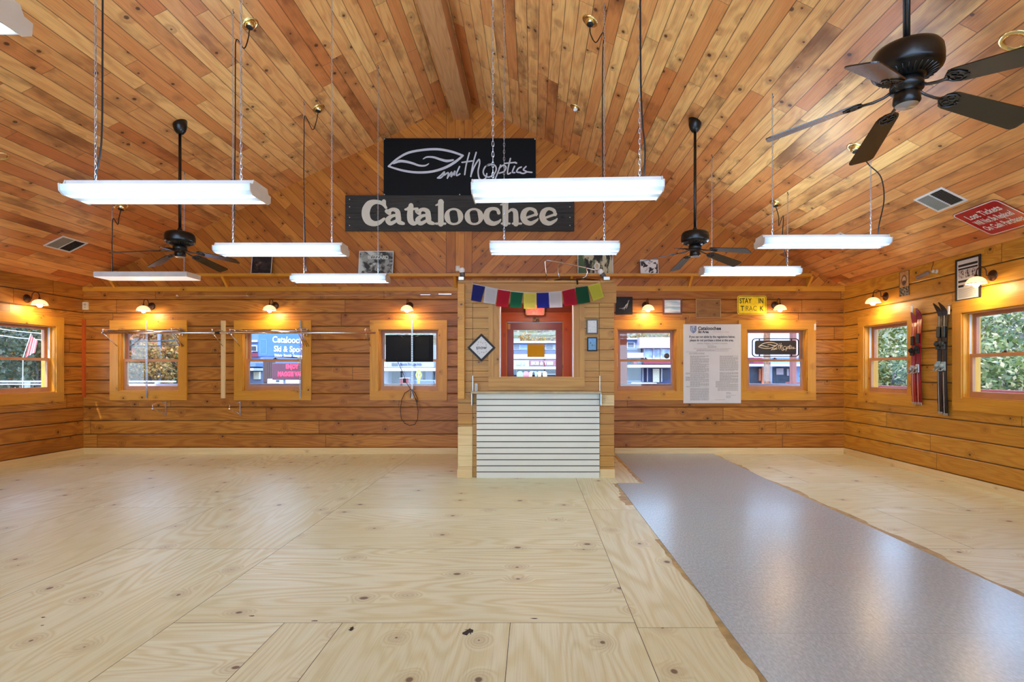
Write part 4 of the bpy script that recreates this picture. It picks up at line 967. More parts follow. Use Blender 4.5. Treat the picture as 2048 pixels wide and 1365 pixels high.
_, p3 = can(243, 413, 'brass eyeball downlight low on the left slope with a cord to the flat box light', sz=.08)
_, p4 = can(1180, 42, 'brass eyeball downlight right of the ridge with a cord feeding the light before the booth')
can(1150.5, 215, 'brass eyeball downlight with a white bulb and no cord, right of the ridge beam', bulb=True, sz=.065)
_, p5 = can(1711, 296, 'brass eyeball downlight partly behind a blade of the near fan', sz=.075)
_, p6 = can(1551, 407, 'brass eyeball downlight on the right slope with a cord bending to the far light', sz=.07)
can(2030, 82, 'plain brass recessed ring cut by the picture edge near the fan', plain=True, sz=.085)
can(3, 313, 'plain brass recessed ring at the left picture edge', plain=True, sz=.06)

def loop(p, x, Y, zlow, ztop, end):   # cord drops from p, swings to the chain at x and runs down
    a = Vector(p); b = Vector((x, Y, ztop)); mid = a.lerp(b, .45); mid.z = zlow
    q = a.lerp(mid, .5); q.z = (a.z+zlow)/2-.03; q.x = a.x
    return [adj(a, .05), q, mid, b, Vector((x-.01, Y, ztop-.25)), Vector((x-.012, Y, (ztop+end[2])/2)), Vector(end)]
F1 = dict(x0=-3.012, y0=3.46, hz=1.14)
F4c = loop(p1, bx(475, 5.4), 5.38, bz(100, 5.5), bz(82, 5.4), (bx(469, 5.38), 5.36, HC+1.24))
F8c = loop(p2, bx(613, 7.05), 7.0, bz(240, 6.9), bz(232, 7.0), (bx(612, 7.05), 7.05, HC+1.31))
F7c = loop(p3, bx(226, 7.15), 7.15, bz(447, 7.2), bz(438, 7.15), (bx(219, 7.15), 7.2, HC+1.33))
F5c = loop(p4, bx(1206, 5.3), 5.25, bz(95, 5.5), bz(72, 5.3), (bx(1208, 5.25), 5.24, HC+1.25))
F9c = loop(p6, bx(1570, 6.85), 6.9, bz(438, 6.8), bz(432, 6.9), (bx(1575, 6.9), 6.9, HC+1.36))
F6c = [adj(p5, .05), Vector((bx(1725, 5.4), 5.35, bz(322, 5.35))), Vector((bx(1742, 5.3), 5.32, bz(330, 5.3))), Vector((bx(1762, 5.3), 5.3, bz(355, 5.3))), Vector((bx(1768, 5.3), 5.3, bz(400, 5.3))), Vector((bx(1758, 5.3), 5.3, bz(450, 5.3))), Vector((bx(1756, 5.3), 5.3, HC+1.33))]
F1c = [Vector((bx(206, 3.6), 3.6, cz(bx(206, 3.6)))), Vector((bx(205, 3.6), 3.6, bz(100, 3.6))), Vector((bx(204, 3.6), 3.6, bz(250, 3.6))), Vector((bx(200, 3.6), 3.6, bz(310, 3.6))), Vector((bx(187, 3.6), 3.6, HC+1.24))]
F2c = [Vector((bx(1280, 3.55), 3.55, cz(bx(1280, 3.55)))), Vector((bx(1281, 3.55), 3.55, bz(100, 3.55))), Vector((bx(1284, 3.55), 3.55, bz(230, 3.55))), Vector((bx(1290, 3.55), 3.55, bz(300, 3.55))), Vector((bx(1287, 3.55), 3.55, HC+1.26))]
fixture('lit fluorescent light hanging nearest on the left, front row', cord=F1c, **F1)
fixture('lit fluorescent light hanging nearest by the booth, in front of the name board', -.387, 3.43, 1.135, w=.26, tilt=radians(.95), cord=F2c)
fixture('lit fluorescent light cut by the top left corner of the view', -2.955, 1.62, 1.15, w=.27)
fixture('lit fluorescent light of the middle row left of the booth', -3.04, 5.17, 1.145, w=.25, cord=F4c)
fixture('lit fluorescent light of the middle row straight above the prayer flags', -.402, 5.09, 1.145, w=.26, cord=F5c)
fixture('lit fluorescent light of the middle row, over the half hidden vent', 2.21, 5.19, 1.225, w=.25, tilt=radians(.2), cord=F6c)
fixture('lit fluorescent light of the back row, before the BLIZZARD poster', -3.09, 6.93, 1.17, w=.25, cord=F8c)
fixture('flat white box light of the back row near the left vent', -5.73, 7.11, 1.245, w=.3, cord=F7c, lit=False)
fixture('lit fluorescent light of the back row over the yellow trail sign', 2.14, 6.78, 1.235, w=.24, cord=F9c)
# unseen lights added behind the viewer to brighten the room
for i, (x, y) in enumerate(((-5.7, 3.5), (-.39, 1.2), (2.2, .9), (-3.0, -.8), (-.4, -.8), (2.2, -1.2))):
    if i in (0,): continue
    fixture('unseen fluorescent light added behind the viewer, ' + ('', 'over the near floor seam', 'over the near vinyl strip', 'above the left rear floor', 'above the middle rear floor', 'above the right rear floor')[i], x, y if y < 1 else -3.2+y*0, 1.17)

# ------------------------------------------------------------------ ceiling fans
def fan(label, X, Y, h0, ph, rad=.66, slope=.2, tx=0, ty=0, arms_light=False):
    zc = HC+h0; r = thing('ceiling_fan', label, 'ceiling fan', (X, Y, zc), group='black ceiling fans')
    top = cz(X)-zc
    m = MB(); m.lathe([(.012, top-.13), (.035, top-.125), (.06, top-.09), (.072, top-.045), (.075, top+.04)], 24, cap=True); m.build('ceiling_canopy', M_black, r)
    m = MB(); m.lathe([(.0165, .25), (.0165, top-.1)], 14, cap=True); m.lathe([(.03, .245), (.034, .27), (.022, .3), (.017, .31)], 16); m.build('downrod', M_black, r)
    m = MB(); m.lathe([(.02, .262), (.115, .26), (.143, .25), (.156, .23), (.16, .2), (.16, .155), (.155, .142), (.145, .133), (.135, .128), (.085, .11), (.072, .1), (.02, .1)], 40); mo = m.build('motor_housing', M_black, r)
    m = MB()
    for k in range(30):
        a = 2*pi*k/30; u = Vector((cos(a), sin(a), 0)); m.tube([u*.086+Vector((0, 0, .108)), u*.136+Vector((0, 0, .1265))], .0032, 5)
    m.build('vent_ribs', mat('dark_pewter', (92, 92, 92), .3, .9), mo)
    m = MB(); m.lathe([(.06, .101), (.075, .09), (.075, .045), (.05, .04), (.058, .03), (.062, -.015), (.052, -.03)], 28); m.build('switch_housing', M_black, r)
    m = MB(); m.lathe([(.052, -.0295), (.046, -.036), (.012, -.04), (.001, -.046)], 24); m.build('bottom_cap', M_steel if not arms_light else M_steel, r)
    for k in range(5):
        a = radians(ph-72*k); u = Vector((cos(a), sin(a), 0)); w = Vector((-sin(a), cos(a), 0)); pit = radians(-13)
        sl_ = slope - (tx*cos(a)+ty*sin(a)); ex = Vector((u.x, u.y, -sl_)).normalized(); ey0 = w; ez0 = ex.cross(ey0)
        ey = (ey0*cos(pit)+ez0*sin(pit)); ez = ex.cross(ey)
        B = Matrix.Identity(4)
        for i in range(3): B[i][0] = ex[i]; B[i][1] = ey[i]; B[i][2] = ez[i]; B[i][3] = (0, 0, .055)[i]
        m = MB(); m.M = B; R0, R1_ = .2, rad*1.02; hw0, hw1 = .058, .072; P = []
        for t in range(7): q = pi/2+pi*t/6; P.append((R0+.045+.05*cos(q), hw0*sin(q)))
        for t in range(5): q = -pi/2+pi/2*t/4; P.append((R1_-.03+.03*cos(q), -hw1+.03+.03*sin(q)))
        for t in range(5): q = pi/2*t/4; P.append((R1_-.03+.03*cos(q), hw1-.03+.03*sin(q)))
        m.prism(P[::1], .0, .006); bl = m.build('fan_blade', M_blade, r)
        m = MB(); m.M = B
        m.tube([(.055, 0, .012), (.1, 0, -.004), (.15, 0, -.008), (.2, 0, -.003)], .009, 6, taper=[1, .8, .9, .8])
        for s in (-1, 1):
            m.tube([(.18, 0, -.005), (.205, s*.03, -.004), (.235, s*.045, -.003), (.265, s*.035, -.003), (.285, s*.008, -.003), (.27, s*.004, -.003)], .004, 5)
            m.tube([(.235, s*.012+.01*cos(q), -.003+0*q) if 0 else (.235+.016*sin(q), s*.018+.014*cos(q), -.003) for q in [2*pi*j/10 for j in range(10)]], .003, 5, closed=True)
        m.build('blade_iron', mat('dark_pewter', (92, 92, 92), .3, .9), bl)
    return r
fan('black five-blade ceiling fan nearest the viewer, top right', 1.905, 2.775, 1.39, 149, tx=-.016, ty=0)
fan('black five-blade ceiling fan on the right slope, farther back beyond the booth light', 1.90, 6.37, 1.385, 96)
fan('black five-blade ceiling fan on the left slope behind the long front light', -4.14, 6.4, 1.385, 148)

# ------------------------------------------------------------------ ceiling vents and red sign
def onceil(x, y, d=.0):
    p = ceil_pt(x, y); s = 1 if p.x > RX else -1; n = Vector((-s*SL, 0, -1)).normalized()
    return frame(p+n*d, (0, -s, 0), Vector((-s, 0, SL)))
def vent(label, x, y, w, h, flip=1):
    r = thing('ceiling_vent', label, 'vent', onceil(x, y, .001), group='white two-way ceiling vents')
    m = MB(); f = .022; a, b = w/2, h/2
    for P in ((-a, -b, a, -b+f), (-a, b-f, a, b), (-a, -b+f, -a+f, b-f), (a-f, -b+f, a, b-f), (-.006, -b+f, .006, b-f)): m.box((P[0], P[1], 0), (P[2], P[3], .008))
    m.build('vent_frame', M_white, r)
    m = MB(); m.box((-a+f, -b+f, -.001), (a-f, b-f, .0005)); m.build('duct_opening', M_dark, r)
    for s in (-1, 1):
        m = MB(); n = 13; c = s*(a-f+.006)/2
        for k in range(n):
            y_ = -b+f+(2*b-2*f)*(k+.5)/n; m.box((c-(a-f-.006)/2, y_-.008, .003), (c+(a-f-.006)/2, y_+.008, .004), Matrix.Rotation(radians(40)*s*flip, 3, 'X'))
        m.build('louvres', mat('vent_grey', (150, 144, 128), .5), r)
    return r
vent('white ceiling vent on the left slope near the side wall', 132.5, 488.5, .42, .3, 1)
vent('white ceiling vent beside the red ticket sign', 1880, 399.5, .40, .3, 1)
vent('white ceiling vent half hidden behind the middle-row light on the right', 1683, 482, .42, .3, 1)
A, B_, C_ = ceil_pt(1903, 430), ceil_pt(1992, 396), ceil_pt(1983, 471)
M = onceil(1990, 437, .004); L = M.inverted(); a, b, c = L @ A, L @ B_, L @ C_
w = (b-a).length; hh = (c-a).length
print('red sign', a, b, c, w, hh)
cen = (b+c)/2; r = thing('lost_tickets_sign', 'red sign with white text about lost tickets fixed to the ceiling slope', 'sign', M @ Matrix.Translation((cen.x, cen.y, 0)))
w, hh = abs(b.x-a.x), abs(c.y-a.y)
w = max(w, .1)
RS = r
m = MB(); m.prism(rrect(w, hh, .05), 0, .004); m.build('sign_plate', mat('red_sign_paint', (176, 14, 34), .22, var=.05), r)
m = MB(); ring(m, w-.01, hh-.01, .046, .012, .004, .0048); m.build('sign_border', M_white, r)
for k, t in enumerate(('Lost Tickets', 'Will Not Be Replaced', 'On Cash Purchases')):
    lettering('sign_line', t, hh*.25, M_white, r, (0, hh*.24*(1-k), .0045), .0004, bold=.002, sx=min(.8, w*.86/(len(t)*hh*.25*.5)))

# ------------------------------------------------------------------ clothes rails, standards and brackets
Yr_ = D-.30
def wallz(y): return bz(y)
def rail(label, xa, xb, brs, double=None, black=None):
    z = bz(666, Yr_); r = thing('clothes_rail', label, 'clothes rail', (bx(xa, Yr_), D, z)); X0 = bx(xa, Yr_)
    m = MB(); m.tube([(0, -.30, 0), (bx(xb, Yr_)-X0, -.30, 0)], .017, 12); m.build('rail_tube', M_chrome, r)
    m = MB(); m.lathe([(.001, -.012), (.018, -.01), (.02, .0), (.016, .012)], 14, (0, -.30, 0), 'x'); m.build('end_knob', M_chrome, r)
    if double:
        m = MB(); m.tube([(bx(double[0], Yr_)-X0, -.24, .035), (bx(double[1], Yr_)-X0, -.24, .035)], .011, 10); m.build('upper_tube', M_chrome, r)
    if black: m = MB(); m.lathe([(.0145, bx(black[0], Yr_)-X0), (.019, bx(black[0], Yr_)-X0+.003), (.019, bx(black[1], Yr_)-X0), (.0145, bx(black[1], Yr_)-X0+.002)], 14, (0, -.30, 0), 'x'); m.build('rubber_sleeve', M_cordm, r)
    for x in brs:
        X = bx(x)-X0; m = MB(); m.box((X-.012, -.006, wallz(698)-z), (X+.012, -.0005, wallz(659)-z)); m.tube([(X, -.006, .05), (X, -.16, .058), (X, -.31, .05), (X, -.31, .012)], .007, 8)
        m.tube([(X, -.006, wallz(694)-z), (X, -.295, -.012)], .007, 8); m.lathe([(.001, -.012), (.013, -.008), (.015, .004), (.008, .014)], 12, (X, -.31, .05)); m.build('rail_bracket', M_chrome, r)
    return r
rail('chrome clothes rail on brackets crossing the leftmost back window', 205, 455, (236, 369, 447), (210, 352), (430, 440))
rail('chrome clothes rail on brackets from the blue sign window toward the booth', 459, 751, (481, 619, 742), (466, 612))
def standard(x, label, xb=None):
    r = thing('slotted_wall_standard', label, 'shelf standard', (bx(x, D-.04), D-.026, bz(797))); H = bz(641)-bz(797)
    m = MB()
    m.box((-.012, -.012, 0), (-.009, 0, H)); m.box((.009, -.012, 0), (.012, 0, H)); n = 44
    for k in range(n):
        z0, z1 = H*k/n, H*(k+1)/n; m.box((-.009, -.012, z0), (.009, -.009, z0+(z1-z0)*.55))
    m.build('standard_channel', M_steel, r); return r
standard(292.5, 'thin slotted steel upright in front of the leftmost back window'); standard(600, 'thin slotted steel upright at the side of the blue sign window'); standard(824, 'thin slotted steel upright in front of the window beside the booth')
def faceout(x, y, label, dx, L=.24, down=.26):
    r = thing('sloping_hook_arm', label, 'hook arm', (bx(x, D-.05), D-.03, bz(y)))
    m = MB(); m.box((-.01, -.006, -.05), (.01, .003, .06)); m.build('mounting_plate', M_chrome, r)
    m = MB(); m.tube([(0, -.006, -down+.03), (dx*.5, -L*.55, -.08), (dx, -L, .01)], .008, 8); m.tube([(0, -.006, .03), (dx*.6, -L*.6, .05), (dx, -L, .012)], .005, 8); m.lathe([(.001, -.014), (.014, -.008), (.014, .008), (.001, .014)], 10, (dx, -L, .012)); m.build('arm', M_chrome, r)
faceout(358, 664, 'chrome sloping hook arm over the right side of the leftmost back window', -.03); faceout(363, 666, 'second chrome sloping hook arm, nearer the rail bracket by the leftmost window', -.03, .2)
faceout(607, 664, 'chrome sloping hook arm beside the upright at the blue sign window', -.02); faceout(613, 666, 'shorter chrome sloping hook arm right of the upright at the blue sign window', -.02, .2)
for x, lb in ((332, 'small chrome wall bracket below the leftmost back window'), (480.5, 'small chrome wall bracket below the blue sign window')):
    r = thing('wall_bracket', lb, 'bracket', (bx(x), D-.001, bz(804))); zb = bz(832)-bz(804)
    m = MB(); m.box((-.01, -.006, zb), (.01, 0, 0)); m.build('wall_strip', M_chrome, r)
    m = MB(); m.tube([(0, -.006, -.005), (0, -.15, -.01), (0, -.31, -.03), (0, -.31, -.09)], .006, 8); m.tube([(0, -.006, zb+.02), (0, -.3, -.095)], .006, 8); m.lathe([(.001, -.014), (.016, -.008), (.016, .008), (.001, .014)], 10, (0, -.31, -.095)); m.build('bracket_arm', M_chrome, r)
# tensioned cable
r = thing('tension_cable', 'thin steel cable with a turnbuckle stretched above the three left windows', 'cable', (bx(357), D-.03, bz(592.5))); X0, Z0 = bx(357), bz(592.5)
m = MB(); m.tube([(0, 0, 0), (bx(600)-X0, -.01, bz(593)-Z0), (bx(838)-X0, -.02, bz(591)-Z0)], .0035, 6); m.tube([(bx(838)-X0, -.02, bz(591)-Z0), (bx(912)-X0, -.02, bz(589)-Z0)], .003, 6); m.build('cable_wire', M_steel, r)
m = MB(); m.rbox((bx(842)-X0, -.03, bz(590.8)-Z0-.008), (bx(862)-X0, -.012, bz(590.8)-Z0+.008), .003); m.rbox((bx(878)-X0, -.03, bz(589.6)-Z0-.009), (bx(904)-X0, -.012, bz(589.6)-Z0+.009), .003); m.build('turnbuckle', M_chrome, r)
m = MB()
for x in (357, 497): m.tube([(bx(x)-X0+.014*cos(a), -.005, bz(592.5)-Z0+.014*sin(a)) for a in [2*pi*k/12 for k in range(12)]], .004, 6, closed=True); m.tube([(bx(x)-X0, -.005, .0), (bx(x)-X0, .03, 0)], .004, 6)
m.build('eye_screw', M_chrome, r)

# ------------------------------------------------------------------ small wall things
def plate(name, label, cat, M, w, h, d=.01, mt=M_white, part='cover'):
    r = thing(name, label, cat, M); m = MB(); m.rbox((-w/2, -h/2, .0005), (w/2, h/2, d), .003); m.build(part, mt, r); return r
r = plate('alarm_keypad', 'small white keypad box near the left corner of the back wall', 'keypad', onback(172.7, 612.6), .085, .125, .03, mat('ivory_plastic', (226, 214, 186), .4)); m = MB(); m.box((-.02, .005, .03), (.02, .04, .032)); m.box((-.012, -.03, .03), (.012, -.015, .033)); m.build('keypad_window', mat('keypad_grey', (180, 170, 140), .4), r)
r = plate('light_switch', 'tall white switch plate on the back wall just right of the booth', 'light switch', onback(1231.5, 721), .05, .22, .012); m = MB(); m.box((-.006, .04, .012), (.006, .07, .02)); m.build('switch_toggle', M_white, r)
r = plate('power_outlet', 'small white outlet plate on the gable board over the shelf', 'outlet', onback(916, 538, .029), .07, .085, .008, mat('ivory_plastic', (226, 214, 186), .4)); m = MB(); m.box((-.012, -.02, .008), (.012, .02, .011)); m.build('socket_face', M_white, r)
for M, lb in ((onback(1628, 655, .025), 'small white alarm contact on the casing corner of the eyewear sign window'), (onright(1829, 620, .025), 'small white alarm contact on the casing beside the red skis'), (onright(1903, 621, .025), 'small white alarm contact on the casing beside the black skis')):
    r = plate('alarm_contact', lb, 'alarm sensor', M, .025, .1, .018); m = MB(); m.tube([(0, .05, .01), (.0, .07, .012), (.035, .072, .008)], .002, 5); m.build('lead_wire', M_white, r)
picture('old_portrait_print', 'tan oval portrait sheet over a dark engraving, right of the corner sconce', 'print', onright(1809, 568, .002), .195, .34, .006, M_bronze, blotch('tan_portrait', ((206, 160, 104), (190, 142, 90)), 8), .006)
o = bpy.context.scene.objects
r = [q for q in COL.objects if q.name == 'old_portrait_print'][0]
r.matrix_basis = onright(1809, 567.5, .002)
m = MB(); m.mi = 0; m.prism([(.052*cos(a), .045+.075*sin(a)+.0) for a in [2*pi*k/24 for k in range(24)]], .0035, .0045); m.mi = 1; m.prism([(.032*cos(a), .055+.04*sin(a)) for a in [2*pi*k/18 for k in range(18)]], .0045, .0052); m.mi = 2; m.prism([(.03*cos(a), .015+.028*sin(a)) for a in [2*pi*k/18 for k in range(18)]], .0045, .0053); m.build('oval_portrait', [mat('oval_brown', (120, 92, 64), .6, var=.3, vs=50), mat('face_tone', (214, 190, 166), .6, var=.2, vs=50), mat('sepia_dark', (90, 66, 56), .6, var=.3, vs=50)], r)
m = MB(); m.quad([(-.09, -.164, .0042), (.09, -.164, .0042), (.09, -.045, .0042), (-.09, -.045, .0042)], [(0, 0), (.18, 0), (.18, .12), (0, .12)]); m.build('engraving', blotch('grey_engraving', ((60, 54, 46), (150, 146, 138), (96, 88, 76)), 30, rough=.12), r)
r = picture('framed_ski_course_poster', 'black framed white poster with three small ski pictures behind the right-hand sconce', 'poster', onright(1937.5, 558, .002), .36, .50, .022, M_dark, M_paper, .018)
m = MB(); m.box((-.14, .155, .0092), (.14, .182, .0098)); m.box((-.14, .118, .0092), (.14, .138, .0098)); m.box((-.14, -.03, .0092), (.12, -.005, .0098)); m.box((-.14, -.085, .0092), (-.06, -.058, .0098)); m.build('black_bars', M_dark, r)
m = MB()
for k in range(3): x = -.135+.095*k; m.quad([(x, .02, .0095), (x+.08, .02, .0095), (x+.08, .11, .0095), (x, .11, .0095)], [(k, 0), (k+.08, 0), (k+.08, .09), (k, .09)])
m.build('ski_pictures', blotch('skier_pictures', ((196, 186, 182), (60, 50, 50)), 34, thr=(.5, .56)), r)
m = MB()
for k in range(9): y = -.11-.012*k; m.box((-.14, y, .0092), (.13-.05*random.random(), y+.004, .0096))
m.build('body_text', M_ink, r)
r = thing('bullet_camera', 'small grey bullet camera on a ball mount below the ceiling of the ski wall', 'security camera', onright(1873, 543))
m = MB(); m.lathe([(.03, 0), (.03, .01), (.012, .02)], 16); m.lathe([(.001, -.022), (.016, -.016), (.022, 0), (.016, .016), (.001, .022)], 16, (0, 0, .045)); m.build('ball_mount', mat('pale_grey_plastic', (196, 184, 168), .4), r)
m = MB(); a, b = Vector((-.03, -.005, .07)), Vector((-.19, -.05, .11)); m.tube([a, a.lerp(b, .05), b.lerp(a, .03), b], .026, 14, taper=[.7, 1, 1, .92]); m.build('camera_body', mat('taupe_plastic', (128, 112, 100), .45), r)
m = MB(); dd = (b-a).normalized(); m.tube([b, b+dd*.004], .018, 12); m.build('camera_lens', M_dark, r)
m = MB(); m.tube([(-.02, .0, .05), (-.04, .05, .03), (-.05, .1, .005), (-.05, .135, .004)], .003, 6); m.build('camera_lead', M_cordm, r)

# ------------------------------------------------------------------ skis
def ski(label, x, ytop, ybot, w, mt, mt2, kind, lean=0):
    Y = yright(x); zt, zb = bz(ytop, Y), bz(ybot, Y); H = zt-zb; tipb = .045 if kind == 0 else .09
    r = thing('ski', label, 'ski', frame((XR-.03, Y, zb), (0, -1, 0), (0, 0, 1)), group='pairs of skis hung on the side wall')
    m = MB(); n = 26; m.sm = False; rows = []
    for i in range(n+1):
        t = i/n; y = H*t; ww = w/2*(1-.22*sin(pi*min(t/.85, 1))) if t < .86 else w/2*(1 if t < .93 else max(.12, 1-((t-.93)/.07)**2*.88))
        z = .012*sin(pi*min(t/.85, 1)) + (0 if t < .88 else ((t-.88)/.12)**1.7*tipb); th = .014 if .1 < t < .85 else .009
        rows.append([m.v((-ww, y, z)), m.v((ww, y, z)), m.v((ww, y, z+th)), m.v((-ww, y, z+th))])
    for A, B in zip(rows, rows[1:]):
        for i in range(4): k = (i+1) % 4; m.mi = 0; m.face([A[i], B[i], B[k], A[k]][::-1])
    m.face(rows[0]); m.face(rows[-1][::-1]); m.build('ski_body', mt, r)
    m = MB()
    for i in range(n-3):
        if .36 < i/n < .66: continue
        t0, t1 = i/n, (i+1)/n; f = lambda t: .012*sin(pi*min(t/.85, 1))+(0 if t < .88 else ((t-.88)/.12)**1.7*tipb)+.0146
        for xx in (-.012,): m.quad([(xx-.005, H*t0, f(t0)), (xx+.006, H*t0, f(t0)), (xx+.006, H*t1, f(t1)), (xx-.005, H*t1, f(t1))])
    m.build('top_stripe', mt2, r)
    yt, yh = (.57, .38) if kind == 0 else (.62, .44)
    m = MB(); m.rbox((-.032, H*yt-.05, .025), (.032, H*yt+.02, .05), .006); m.lathe([(.03, .0), (.034, .02), (.02, .034), (.001, .036)], 14, (0, H*yt+.02, .045)); m.rbox((-.026, H*(yt+.07), .025), (.026, H*(yt+.17), .045), .008); m.build('toe_binding', M_dark if kind == 0 else mat('dark_green_plastic', (34, 44, 40), .35), r)
    m = MB(); m.rbox((-.03, H*yh-.06, .025), (.03, H*yh+.05, .045), .006); m.tube([(-.03, H*yh-.03, .05), (-.025, H*yh-.06, .08), (.025, H*yh-.06, .08), (.03, H*yh-.03, .05)], .006, 6); m.lathe([(.022, .0), (.026, .02), (.012, .035), (.001, .037)], 12, (0, H*yh, .045)); m.build('heel_binding', M_steel if kind == 0 else mat('pale_blue_plastic', (150, 172, 178), .35), r)
    m = MB(); m.rbox((-w/2*.98, 0, -.001), (w/2*.98, .03, .0115), .002); m.build('tail_protector', M_steel, r); return r
redm = mat('glossy_red_topsheet', (140, 16, 26), .2, var=.1, vs=3); redm2 = mat('orange_red_topsheet', (160, 44, 34), .2, var=.12, vs=3); blkm = mat('black_topsheet', (38, 34, 36), .25, var=.15); str1 = mat('pale_pink_stripe', (232, 176, 160), .3); str2 = mat('silver_stripe', (190, 190, 186), .3)
ski('red ski hung nearest the window casing, left of its pair', 1834.5, 625, 809, .085, redm2, str1, 0)
ski('red ski with dark side, right of the red pair', 1845, 617, 810, .085, redm, str1, 0)
ski('black ski with dark green binding, left of the black pair', 1887, 607, 829, .075, blkm, str2, 1)
ski('black ski with silver stripe, right of the black pair next to the casing', 1897.5, 605, 832, .075, blkm, str2, 1)

# ------------------------------------------------------------------ signs hung in windows
r = thing('hanging_window_sign', 'flat black box sign seen from behind, hung in the window beside the booth', 'sign', onback(817, 697, -.05)); 
w_, h_ = 95/FPX*(D+.05), 54/FPX*(D+.05)
m = MB(); m.rbox((-w_/2, -h_/2, -.04), (w_/2, h_/2, 0), .01); m.prism(rrect(w_*.86, h_*.8, .01), 0, .012); m.build('sign_box', mat('black_sign_plastic', (15, 16, 19), .6, var=.2, spec=.2), r)
m = MB()
for x in (-.17, .2): m.tube([(x, h_/2-.005, .0), (x-.01, h_/2+.03, 0), (x, h_/2+.045, 0)], .003, 6); m.tube([(x, h_/2, .0), (x+(.09 if x < 0 else -.16), h_/2-.05, .006)], .002, 5)
m.build('hanging_hook', M_chrome, r)
m = MB(); lw = lambda x, y, z: ((x-817)/FPX*(D+.05-z), (697-y)/FPX*(D+.05-z), z)
m.tube([lw(791, 716, .014), lw(797, 728, .03), lw(808, 752, .04), lw(812, 765, .05), lw(820, 776, .07), lw(823, 780, .1)], .005, 6); m.rbox((lw(806, 758, 0)[0], lw(810, 766, 0)[1], .04), (lw(812, 758, 0)[0], lw(810, 757, 0)[1], .06), .004)
P = [(823, 780), (812, 787), (806, 800), (803, 820), (805, 838), (812, 848), (822, 852), (832, 850), (838, 840), (839, 822), (836, 805), (831, 792), (826, 781)]
m.tube([Vector(lw(x, y, .13+.002*i)) for i, (x, y) in enumerate(P)], .0055, 6)
m.tube([Vector(lw(x, y, .14)) for x, y in [(826, 779), (833, 788), (838, 800), (838, 806), (834, 798)]], .0055, 6); m.tube([Vector(lw(x, y, .14)) for x, y in [(824, 780), (825, 790), (823, 797)]], .005, 6)
m.build('power_cord', M_cordm, r)
r = thing('eyewear_window_sign', 'small black rounded sign with cream leaf logo hanging in the window right of the poster', 'sign', onback(1552, 695.5, -.03))
w_, h_ = 91/FPX*(D+.03), 28/FPX*(D+.03)
m = MB(); m.prism(rrect(w_*.9, h_, .03), 0, .02); m.build('sign_panel', mat('dark_sign_panel', (34, 26, 24), .3), r)
m = MB(); ring(m, w_*1.03, h_*1.32, .055, .013, 0, .016); 
for x in (-.26, .26):
    for s in (-1, 1): m.box((x-.008, min(s*h_/2, s*h_*.64), .002), (x+.008, max(s*h_/2, s*h_*.64), .014))
m.build('sign_frame', M_dark, r)
smith_logo(r, Matrix.Translation((.02, .01, .02)), w_*.82/1180, mat('cream_sign_ink', (214, 200, 176), .5), .001, 1.25)
r = thing('round_window_sticker', 'small round dark sticker on the pane between booth and poster', 'sticker', onback(1337, 712, -.115)); m = MB(); m.lathe([(.001, .001), (.044, .001), (.045, 0)], 24); m.lathe([(.034, .0012), (.036, .002), (.038, .0012)], 24); m.build('sticker_disc', mat('brown_sticker', (84, 74, 66), .6, var=.3, vs=60), r)

# ================================================================== outside, seen through the glass
GZ = -.9
def O(x, y, Y): return pt(x, y, Y)
def obox(m, x0, y0, x1, y1, Y, dep=.3, front=0):
    a = O(x0, y1, Y); b = O(x1, y0, Y); m.box((a.x, Y-front, a.z), (b.x, Y+dep, b.z)); return m
def ground_mat():
    m = bpy.data.materials.new('road_and_verge'); t = NT(m); o = t.obj(); q = t.n.new('ShaderNodeSeparateXYZ'); t.l.new(o, q.inputs[0])
    n = t.noise(o, .6, 4); a = t.mix(n, S_(120, 118, 116), S_(150, 148, 146))
    y = t.m('ADD', q.outputs[1], t.m('MULTIPLY', n, .5)); g = t.rng(y, 52, 53); a = t.mix(t.rng(y, 9, 8, 0, 1), a, S_(196, 204, 210));  # pale rear ground is made up, to bounce light onto the ceiling
    leaf = t.mix(t.noise(o, 3, 5, .7), S_(120, 104, 66), S_(84, 96, 48)); t.put(t.b.inputs['Base Color'], t.mix(g, a, leaf)); t.b.inputs['Roughness'].default_value = .9; return m
m = MB(); m.quad([(-90, -40, GZ), (90, -40, GZ), (90, 60, GZ), (-90, 60, GZ)], [(0, 0), (1, 0), (1, 1), (0, 1)]); tag(m.build('ground', ground_mat()), 'road and ground outside the shop', 'ground', kind='structure')
def hill_mat(name, a, b, c, sc=2.2):
    m = bpy.data.materials.new(name); t = NT(m); o = t.obj(); n = t.noise(o, sc, 6, .75, .3); n2 = t.noise(o, sc*.22, 3)
    col = t.mix(t.rng(n, .38, .62), S_(*a), S_(*b)); col = t.mix(t.m('MULTIPLY', t.rng(n2, .45, .6), .6), col, S_(*c)); t.put(t.b.inputs['Base Color'], col); t.b.inputs['Roughness'].default_value = 1; t.bump(n, 1, .4); return m
def hill(name, label, f, x0, x1, y0, y1, n, mt):
    m = MB(); g = [[m.v(f(x0+(x1-x0)*i/n, y0+(y1-y0)*j/n)) for j in range(n+1)] for i in range(n+1)]
    for i in range(n):
        for j in range(n): m.face([g[i][j], g[i+1][j], g[i+1][j+1], g[i][j+1]], [(0, 0)]*4)
    tag(m.build(name, mt), label, 'hillside', kind='structure')
hill('hillside', 'wooded autumn hillside rising beyond the shops', lambda x, y: (x, y, GZ+max(0, (y-62))*.55+2.5*noise.noise(Vector((x*.06, y*.06, 0)))+.8*noise.noise(Vector((x*.4, y*.4, 2)))), -150, 110, 60, 130, 50, hill_mat('autumn_wood', (70, 60, 50), (136, 114, 78), (96, 98, 56)))
